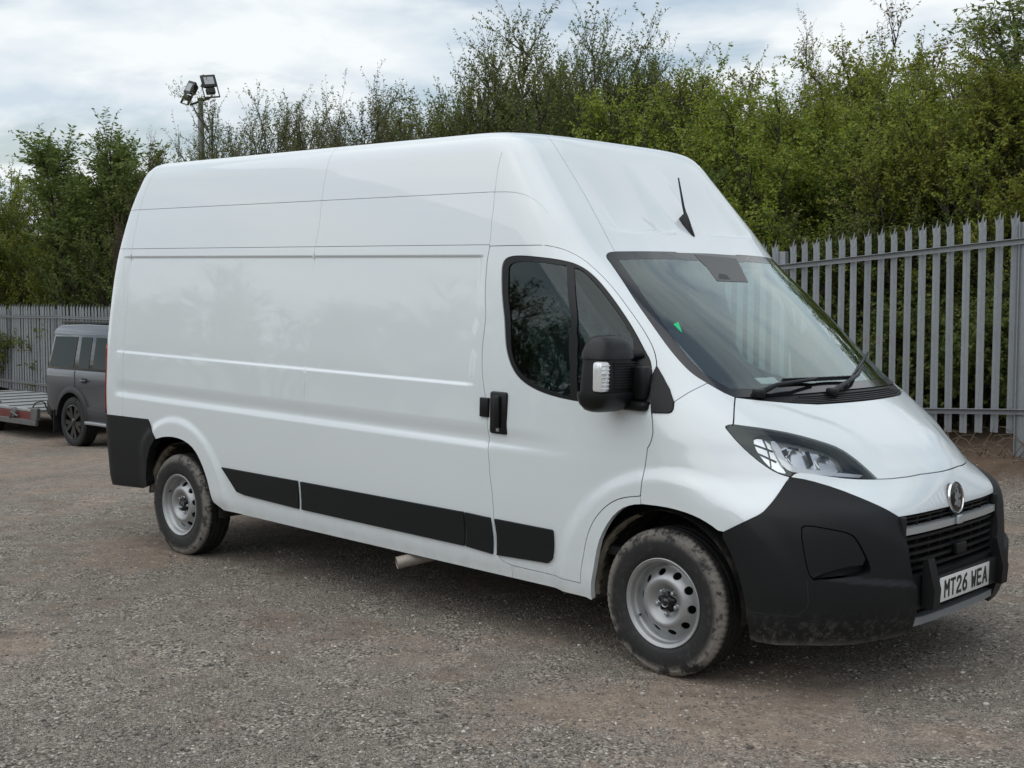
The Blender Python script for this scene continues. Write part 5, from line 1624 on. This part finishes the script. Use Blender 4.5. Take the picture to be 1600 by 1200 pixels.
# dry twigs lying under the pales
simple('dead_twig', (.16, .12, .085), .9, var=.4, vscale=10)
rg = np.random.default_rng(31)
for nm, px, dd_, cnt in (('tangle of dry brown twigs under the pales by the fence post', 1545, 11.35, 34), ('thin scatter of dry brown twigs under the pales away from the fence post', 1455, 12.0, 20)):
    x_, y_ = place(px, dd_); y_ = float(yf(x_)) - .12
    TW = empty('dry_twigs', (x_, y_, float(gz(x_, y_))), 0, nm, 'twigs')
    for k in range(cnt):
        a = rg.random() * 6.28; L = rg.uniform(.25, .7); s0_ = np.array([rg.normal(0, .45), rg.normal(0, .10), .01])
        u_ = np.linspace(0, 1, 6)
        P = s0_ + np.stack([np.cos(a) * L * u_, .45 * np.sin(a) * L * u_, rg.uniform(.05, .26) * np.sin(u_ * np.pi * rg.uniform(.5, 1.))], 1) + rg.normal(0, .012, (6, 3)) * u_[:, None]
        MB().tube(P, np.linspace(.005, .0018, 6), 5).build('twig', MATS['dead_twig'], TW, 180)
# ================================================================== grey four-by-four behind the van
t = NT('grey_metallic'); o = t.obj()
p = t.pb(Base_Color=t.mix(t.noise(600, o, 2), c4(.028, .036, .050), c4(.048, .060, .080)), Roughness=.38, Metallic=.35, Coat_Weight=.9)
p.inputs['Coat Roughness'].default_value = .04
simple('car_black', (.010, .0105, .011), .5, bump=.1, bscale=200)
simple('car_tyre', (.014, .014, .0145), .75, bump=.2, bscale=120)
simple('dark_alloy', (.012, .0125, .013), .32, metal=.2, coat=.4)

def bevel(o_, w, seg=2, ang=35):
    bm = bmesh.new(); bm.from_mesh(o_.data)
    bmesh.ops.remove_doubles(bm, verts=bm.verts, dist=1e-5)
    es = [e for e in bm.edges if len(e.link_faces) == 2 and e.calc_face_angle(0) > rad(ang)]
    bmesh.ops.bevel(bm, geom=es, offset=w, segments=seg, profile=.5, affect='EDGES', clamp_overlap=True)
    bmesh.ops.recalc_face_normals(bm, faces=bm.faces)
    bm.to_mesh(o_.data); bm.free()
    o_.data.polygons.foreach_set('use_smooth', np.ones(len(o_.data.polygons), bool))
    o_.data.set_sharp_from_angle(angle=rad(40))
    return o_
cx0, cy0 = place(113.5, 20.3)
cyc = cy0 + .93
CAR = empty('estate_car', (cx0, cyc, float(gz(cx0, cyc))), 0, 'dark grey boxy four-by-four car with black wheels parked beyond the van tail', 'car')
XZ = lambda x, z, y: (x, y, z)
RA, FA, WR = 0., 3.02, .475
def arc(xc, r, zlo):
    a0 = math.asin((zlo - .40) / r)
    return [(xc + r * math.cos(q), .40 + r * math.sin(q)) for q in np.linspace(a0, math.pi - a0, 15)]
prof = [(-.80, .62), (-.86, .80), (-.87, 1.02), (-.845, 1.22), (2.95, 1.22), (3.55, 1.16), (3.80, 1.08), (3.86, .80), (3.80, .50)] + [(3.62, .46)] + arc(FA, WR, .46) + arc(RA, WR, .50) + [(-.70, .52)]
b = bevel(MB().prism(prof, -.965, .965, XZ).build('body', MATS['grey_metallic'], CAR, None), .045, 3)
# greenhouse, leaning in
def taper(poly, w0, w1, z0, z1):
    mb = MB(); m = len(poly)
    f = lambda z: w0 + (w1 - w0) * (z - z0) / (z1 - z0)
    V = [(x, -f(z), z) for x, z in poly] + [(x, f(z), z) for x, z in poly]
    F = [tuple(range(m)), tuple(range(m, 2 * m))[::-1]] + [(i, i + m, (i + 1) % m + m, (i + 1) % m) for i in range(m)]
    return mb.add(V, F)
gh = [(-.83, 1.20), (-.735, 1.78), (1.75, 1.80), (2.45, 1.24), (2.45, 1.20)]
bevel(taper(gh, .945, .845, 1.2, 1.8).build('cabin', MATS['gloss_black'], CAR, None), .03, 2)
rf = [(-.76, 1.765), (-.74, 1.86), (-.60, 1.915), (.2, 1.935), (1.3, 1.92), (1.75, 1.86), (1.92, 1.765)]
bevel(taper(rf, .868, .80, 1.765, 1.935).build('roof', MATS['grey_metallic'], CAR, None), .025, 2)
for s in (-1, 1):
    bevel(MB().box((.45, s * .70, 1.955), (2.3, .045, .05)).build('roof_rail', MATS['car_black'], CAR, None), .012, 2)
    def wy(z): return .945 + (.845 - .945) * (z - 1.2) / .6 + .004
    def pane(poly, name, mat='privacy_glass', e=.0, par=None):
        V = [(x, s * (wy(z) + e), z) for x, z in poly] + [(x, s * (wy(z) + e - .01), z) for x, z in poly]; m = len(poly)
        F = [tuple(range(m)), tuple(range(m, 2 * m))[::-1]] + [(i, i + m, (i + 1) % m + m, (i + 1) % m) for i in range(m)]
        return MB().add(V, F).build(name, MATS[mat], CAR if par is None else par, None)
    pane([(-.76, 1.27), (-.68, 1.73), (.05, 1.735), (.02, 1.25), (-.70, 1.25)], 'rear_side_window')
    pane([(.17, 1.25), (.17, 1.735), (.50, 1.735), (.50, 1.25)], 'door_window', 'privacy_glass')
    pane([(.62, 1.25), (.62, 1.735), (1.15, 1.735), (1.22, 1.25)], 'door_window', 'privacy_glass')
    pane([(1.30, 1.25), (1.24, 1.735), (1.70, 1.735), (2.25, 1.25)], 'door_window', 'privacy_glass')
    # shut lines, cladding, handle
    for x in (.10, 1.22, 2.20):
        MB().box((x, s * .9665, .93), (.008, .004, .56)).build('shut_line', MATS['flat_black'], CAR, None)
    h = bevel(MB().box((.40, s * .985, 1.06), (.19, .03, .035)).build('door_handle', MATS['grey_metallic'], CAR, None), .008, 2)
    MB().box((.40, s * .968, 1.06), (.14, .006, .075)).build('handle_recess', MATS['flat_black'], h, None)
    for xc in (RA, FA):
        a = np.linspace(rad(8), rad(172), 21); V = []; m = len(a)
        for r_, y_ in ((.462, .90), (.462, .992), (.52, .992), (.555, .968)):
            V.append(np.stack([xc + r_ * np.cos(a), np.full(m, s * y_), .40 + r_ * np.sin(a)], 1))
        F = [(k * m + i, k * m + i + 1, (k + 1) * m + i + 1, (k + 1) * m + i) for k in range(3) for i in range(m - 1)]
        MB().add(np.concatenate(V), F).build('arch_trim', MATS['car_black'], CAR, 50)
    bevel(MB().prism([(.42, .44), (2.60, .44), (2.55, .66), (.50, .66)], s * .93, s * .985, XZ).build('side_cladding', MATS['car_black'], CAR, None), .012, 2)
    bevel(MB().box((1.5, s * 1.0, .42), (1.9, .12, .05)).build('side_step', MATS['satin_silver'], CAR, None), .012, 2)
    bevel(MB().box((-.868, s * .72, 1.0), (.012, .10, .30)).build('tail_lamp', MATS['red_lens'], CAR, None), .004, 1)
    MB().box((-.53, s * .90, .38), (.012, .22, .36)).build('mud_flap', MATS['car_black'], CAR, None)
bevel(MB().box((-.80, 0, .58), (.16, 1.90, .26)).build('rear_bumper', MATS['car_black'], CAR, None), .03, 2)
bevel(MB().box((1.5, 0, .50), (4.2, 1.5, .22)).build('chassis', MATS['chassis'], CAR, None), .03, 1)
MB().lathe_y([(.001, -.13), (.36, -.13), (.385, -.10), (.39, 0), (.385, .10), (.36, .13), (.001, .13)], 40).xf(Matrix.Translation((-.95, 0, 1.15)) @ Matrix.Rotation(rad(90), 4, 'Z')).build('spare_wheel', MATS['car_tyre'], CAR, 40)
def alloy():
    mb = MB().lathe_y([(.255, -.115), (.262, -.122), (.275, -.118), (.27, -.06), (.25, .08)], 48)
    for k in range(5):
        q = k * 2 * np.pi / 5 + .3
        R_ = np.array(Matrix.Rotation(-q, 3, 'Y'))
        for dq in (-.16, .16):
            P = np.array([[.05, -.105, dq * .20], [.26, -.112, dq * .62]])
            w_ = .032
            V = []
            for (r_, y_, c_), ww in zip(P, (.030, .042)):
                V += [(r_, y_, c_ - ww), (r_, y_, c_ + ww), (r_, y_ + .04, c_ + ww), (r_, y_ + .04, c_ - ww)]
            V = np.array(V) @ R_.T
            mb.add(V, [(0, 1, 5, 4), (1, 2, 6, 5), (2, 3, 7, 6), (3, 0, 4, 7), (0, 3, 2, 1), (4, 5, 6, 7)])
    mb.lathe_y([(.001, -.118), (.04, -.118), (.06, -.108), (.065, -.06)], 24)
    w = mb.build('wheel', MATS['dark_alloy'], None, 35)
    V, F = tyre_mesh(.392, .262, .125, 60)
    mesh_obj('tyre', V, F, MATS['car_tyre'], w, 28)
    MB().lathe_y([(.001, .0), (.255, .0)], 32).build('brake_disc', MATS['chassis'], w, 40)
    return w
A0 = alloy()
bpy.context.view_layer.update()
for i, (x, s) in enumerate(((RA, -1), (FA, -1), (RA, 1), (FA, 1))):
    w = A0 if i == 0 else copy_tree(A0)
    w.parent = CAR; w.location = (x, s * .84, .388)
    w.rotation_euler = (0, 0, 0 if s < 0 else math.pi)

# ------------------------------------------------------------------ flat car trailer behind it
simple('trailer_steel', (.12, .122, .12), .6, metal=.3, bump=.2, bscale=50, var=.35, vscale=6)
simple('trailer_deck', (.30, .315, .31), .55, metal=.35, bump=.3, bscale=60, var=.3, vscale=5)
simple('trailer_red', (.12, .018, .014), .55, var=.45, vscale=7)
tx = cx0 - 1.30; tyc = cyc + .06
TRL = empty('car_trailer', (tx, tyc, float(gz(tx - 2, tyc))), 0, 'flat steel car trailer with red side panels hitched behind the grey car', 'trailer')
bevel(MB().box((-2.4, 0, .455), (4.8, 1.92, .05)).build('deck', MATS['trailer_deck'], TRL, None), .008, 1)
for k in range(7):
    MB().box((-.35 - k * .68, 0, .487), (.05, 1.90, .014)).build('deck_rib', MATS['trailer_steel'], TRL, None)
for s in (-1, 1):
    bevel(MB().box((-2.4, s * .945, .355), (4.8, .05, .14)).build('side_panel', MATS['trailer_red'], TRL, None), .006, 1)
    bevel(MB().box((-2.35, s * .975, .255), (4.7, .06, .09)).build('side_rail', MATS['trailer_steel'], TRL, None), .006, 1)
    bevel(MB().box((-.10, s * .945, .40), (.22, .075, .20)).build('corner_bracket', MATS['trailer_steel'], TRL, None), .01, 1)
    lm_ = MB().lathe_y([(.001, -.03), (.07, -.03), (.085, -.015), (.085, .05)], 20, (-.78, s * .99 * 1.0, .40)).build('winch_drum', MATS['trailer_steel'], TRL, 40)
    MB().tube([(-.90, s * 1.0, .30), (-.78, s * 1.03, .40), (-.62, s * 1.0, .34)], .018, 8).build('winch_handle', MATS['trailer_steel'], lm_, 40)
    for x in (-1.9, -2.7):
        V, F = tyre_mesh(.25, .15, .075, 40)
        w = mesh_obj('wheel', V + [x, s * .80, .25], F, MATS['car_tyre'], TRL, 28)
        MB().lathe_y([(.001, -s * .0), (.15, 0.)], 24, (x, s * .84, .25)).build('hub', MATS['trailer_steel'], w, 40)
    MB().tube([(0.02, s * .5, .36), (.62, s * .06, .40)], .04, 6).build('drawbar', MATS['trailer_steel'], TRL, 40)
bevel(MB().box((.70, 0, .44), (.30, .10, .12)).build('coupling', MATS['car_black'], TRL, None), .02, 2)
MB().tube([(.35, -.12, .15), (.35, -.12, .72)], .028, 8).build('jockey_stand', MATS['trailer_steel'], TRL, 40)
MB().tube([(.05, -.80, .46), (.05, -.86, .60), (.02, -.90, .62), (-.15, -.92, .58), (-.30, -.90, .48)], .012, 6).build('strap_hook', MATS['car_black'], TRL, 40)

# ------------------------------------------------------------------ floodlight pole
simple('pole_grey', (.20, .215, .215), .5, metal=.4, var=.2, vscale=8)
t = NT('flood_glass')
df = t.n('ShaderNodeBsdfDiffuse', {'Color': (.16, .17, .17, 1)}).outputs[0]; gl = t.n('ShaderNodeBsdfGlossy', {'Roughness': .08}).outputs[0]
t.t.links.new(t.n('ShaderNodeMixShader', {0: .45, 1: df, 2: gl}).outputs[0], t.out.inputs[0])
lx, ly = place(319, 24.5); lz = float(gz(lx, ly)); lt = height(163, 24.5) - lz
LP = empty('floodlight_pole', (lx, ly, lz), 0, 'grey pole carrying two black floodlights beyond the van tail', 'floodlight')
MB().tube([(0, 0, -.1), (0, 0, lt - .35)], .058, 14).build('pole', MATS['pole_grey'], LP, 40)
MB().tube([(0, 0, lt - .36), (0, 0, lt)], .047, 14).build('pole_top', MATS['pole_grey'], LP, 40)
MB().lathe_y([(.001, .0), (.062, .0), (.062, .05), (.001, .06)], 14).xf(Matrix.Translation((0, 0, lt)) @ Matrix.Rotation(rad(90), 4, 'X')).build('pole_cap', MATS['car_black'], LP, 40)
rt = np.array([r0[0], r0[1], 0])
ARM = MB().tube([-rt * .20 + [0, 0, lt - .07], [0, 0, lt + .0], rt * .17 + [0, 0, lt + .05]], .022, 8).build('cross_arm', MATS['car_black'], LP, 40)
def flood(off, zc, yaw, tilt, roll):
    M = Matrix.Translation(Vector(rt * off + np.array([0, 0, zc]))) @ Matrix.Rotation(yaw, 4, 'Z') @ Matrix.Rotation(roll, 4, 'Y') @ Matrix.Rotation(tilt, 4, 'X') @ Matrix.Scale(.84, 4)
    # lamp looks along -y
    hd = bevel(MB().prism([(-.17, -.15), (.17, -.15), (.17, .15), (-.17, .15)], -.05, .0, lambda x, z, y: (x, y, z)).xf(M).build('flood_head', MATS['car_black'], LP, None), .012, 2)
    V = [(-.16, 0, -.14), (.16, 0, -.14), (.16, 0, .14), (-.16, 0, .14), (-.10, .12, -.10), (.10, .12, -.10), (.10, .12, .09), (-.10, .12, .09)]
    bevel(MB().add(V, [(0, 1, 2, 3), (4, 5, 6, 7), (0, 1, 5, 4), (1, 2, 6, 5), (2, 3, 7, 6), (3, 0, 4, 7)]).xf(M).build('flood_back', MATS['car_black'], hd, None), .02, 2)
    MB().box((0, -.052, .0), (.22, .006, .18)).xf(M).build('flood_glass', MATS['flood_glass'], hd, None)
    MB().box((0, .03, -.225), (.20, .11, .13), bev=.015).xf(M).build('gear_box', MATS['car_black'], hd, 40)
    mb = MB()
    for s in (-1, 1): mb.box((s * .17, .02, -.22), (.012, .05, .34))
    mb.box((0, .02, -.38), (.35, .05, .014)).xf(M).build('yoke', MATS['car_black'], hd, None)
yawc = math.atan2(cf[0], -cf[1])   # a lamp with this yaw faces along the view
def face(a): return math.pi - YAW * -1 + a
flood(.15, lt + .36, -YAW + rad(28), rad(-22), rad(-8))
flood(-.18, lt + .24, -YAW - rad(50), rad(-22), rad(14))
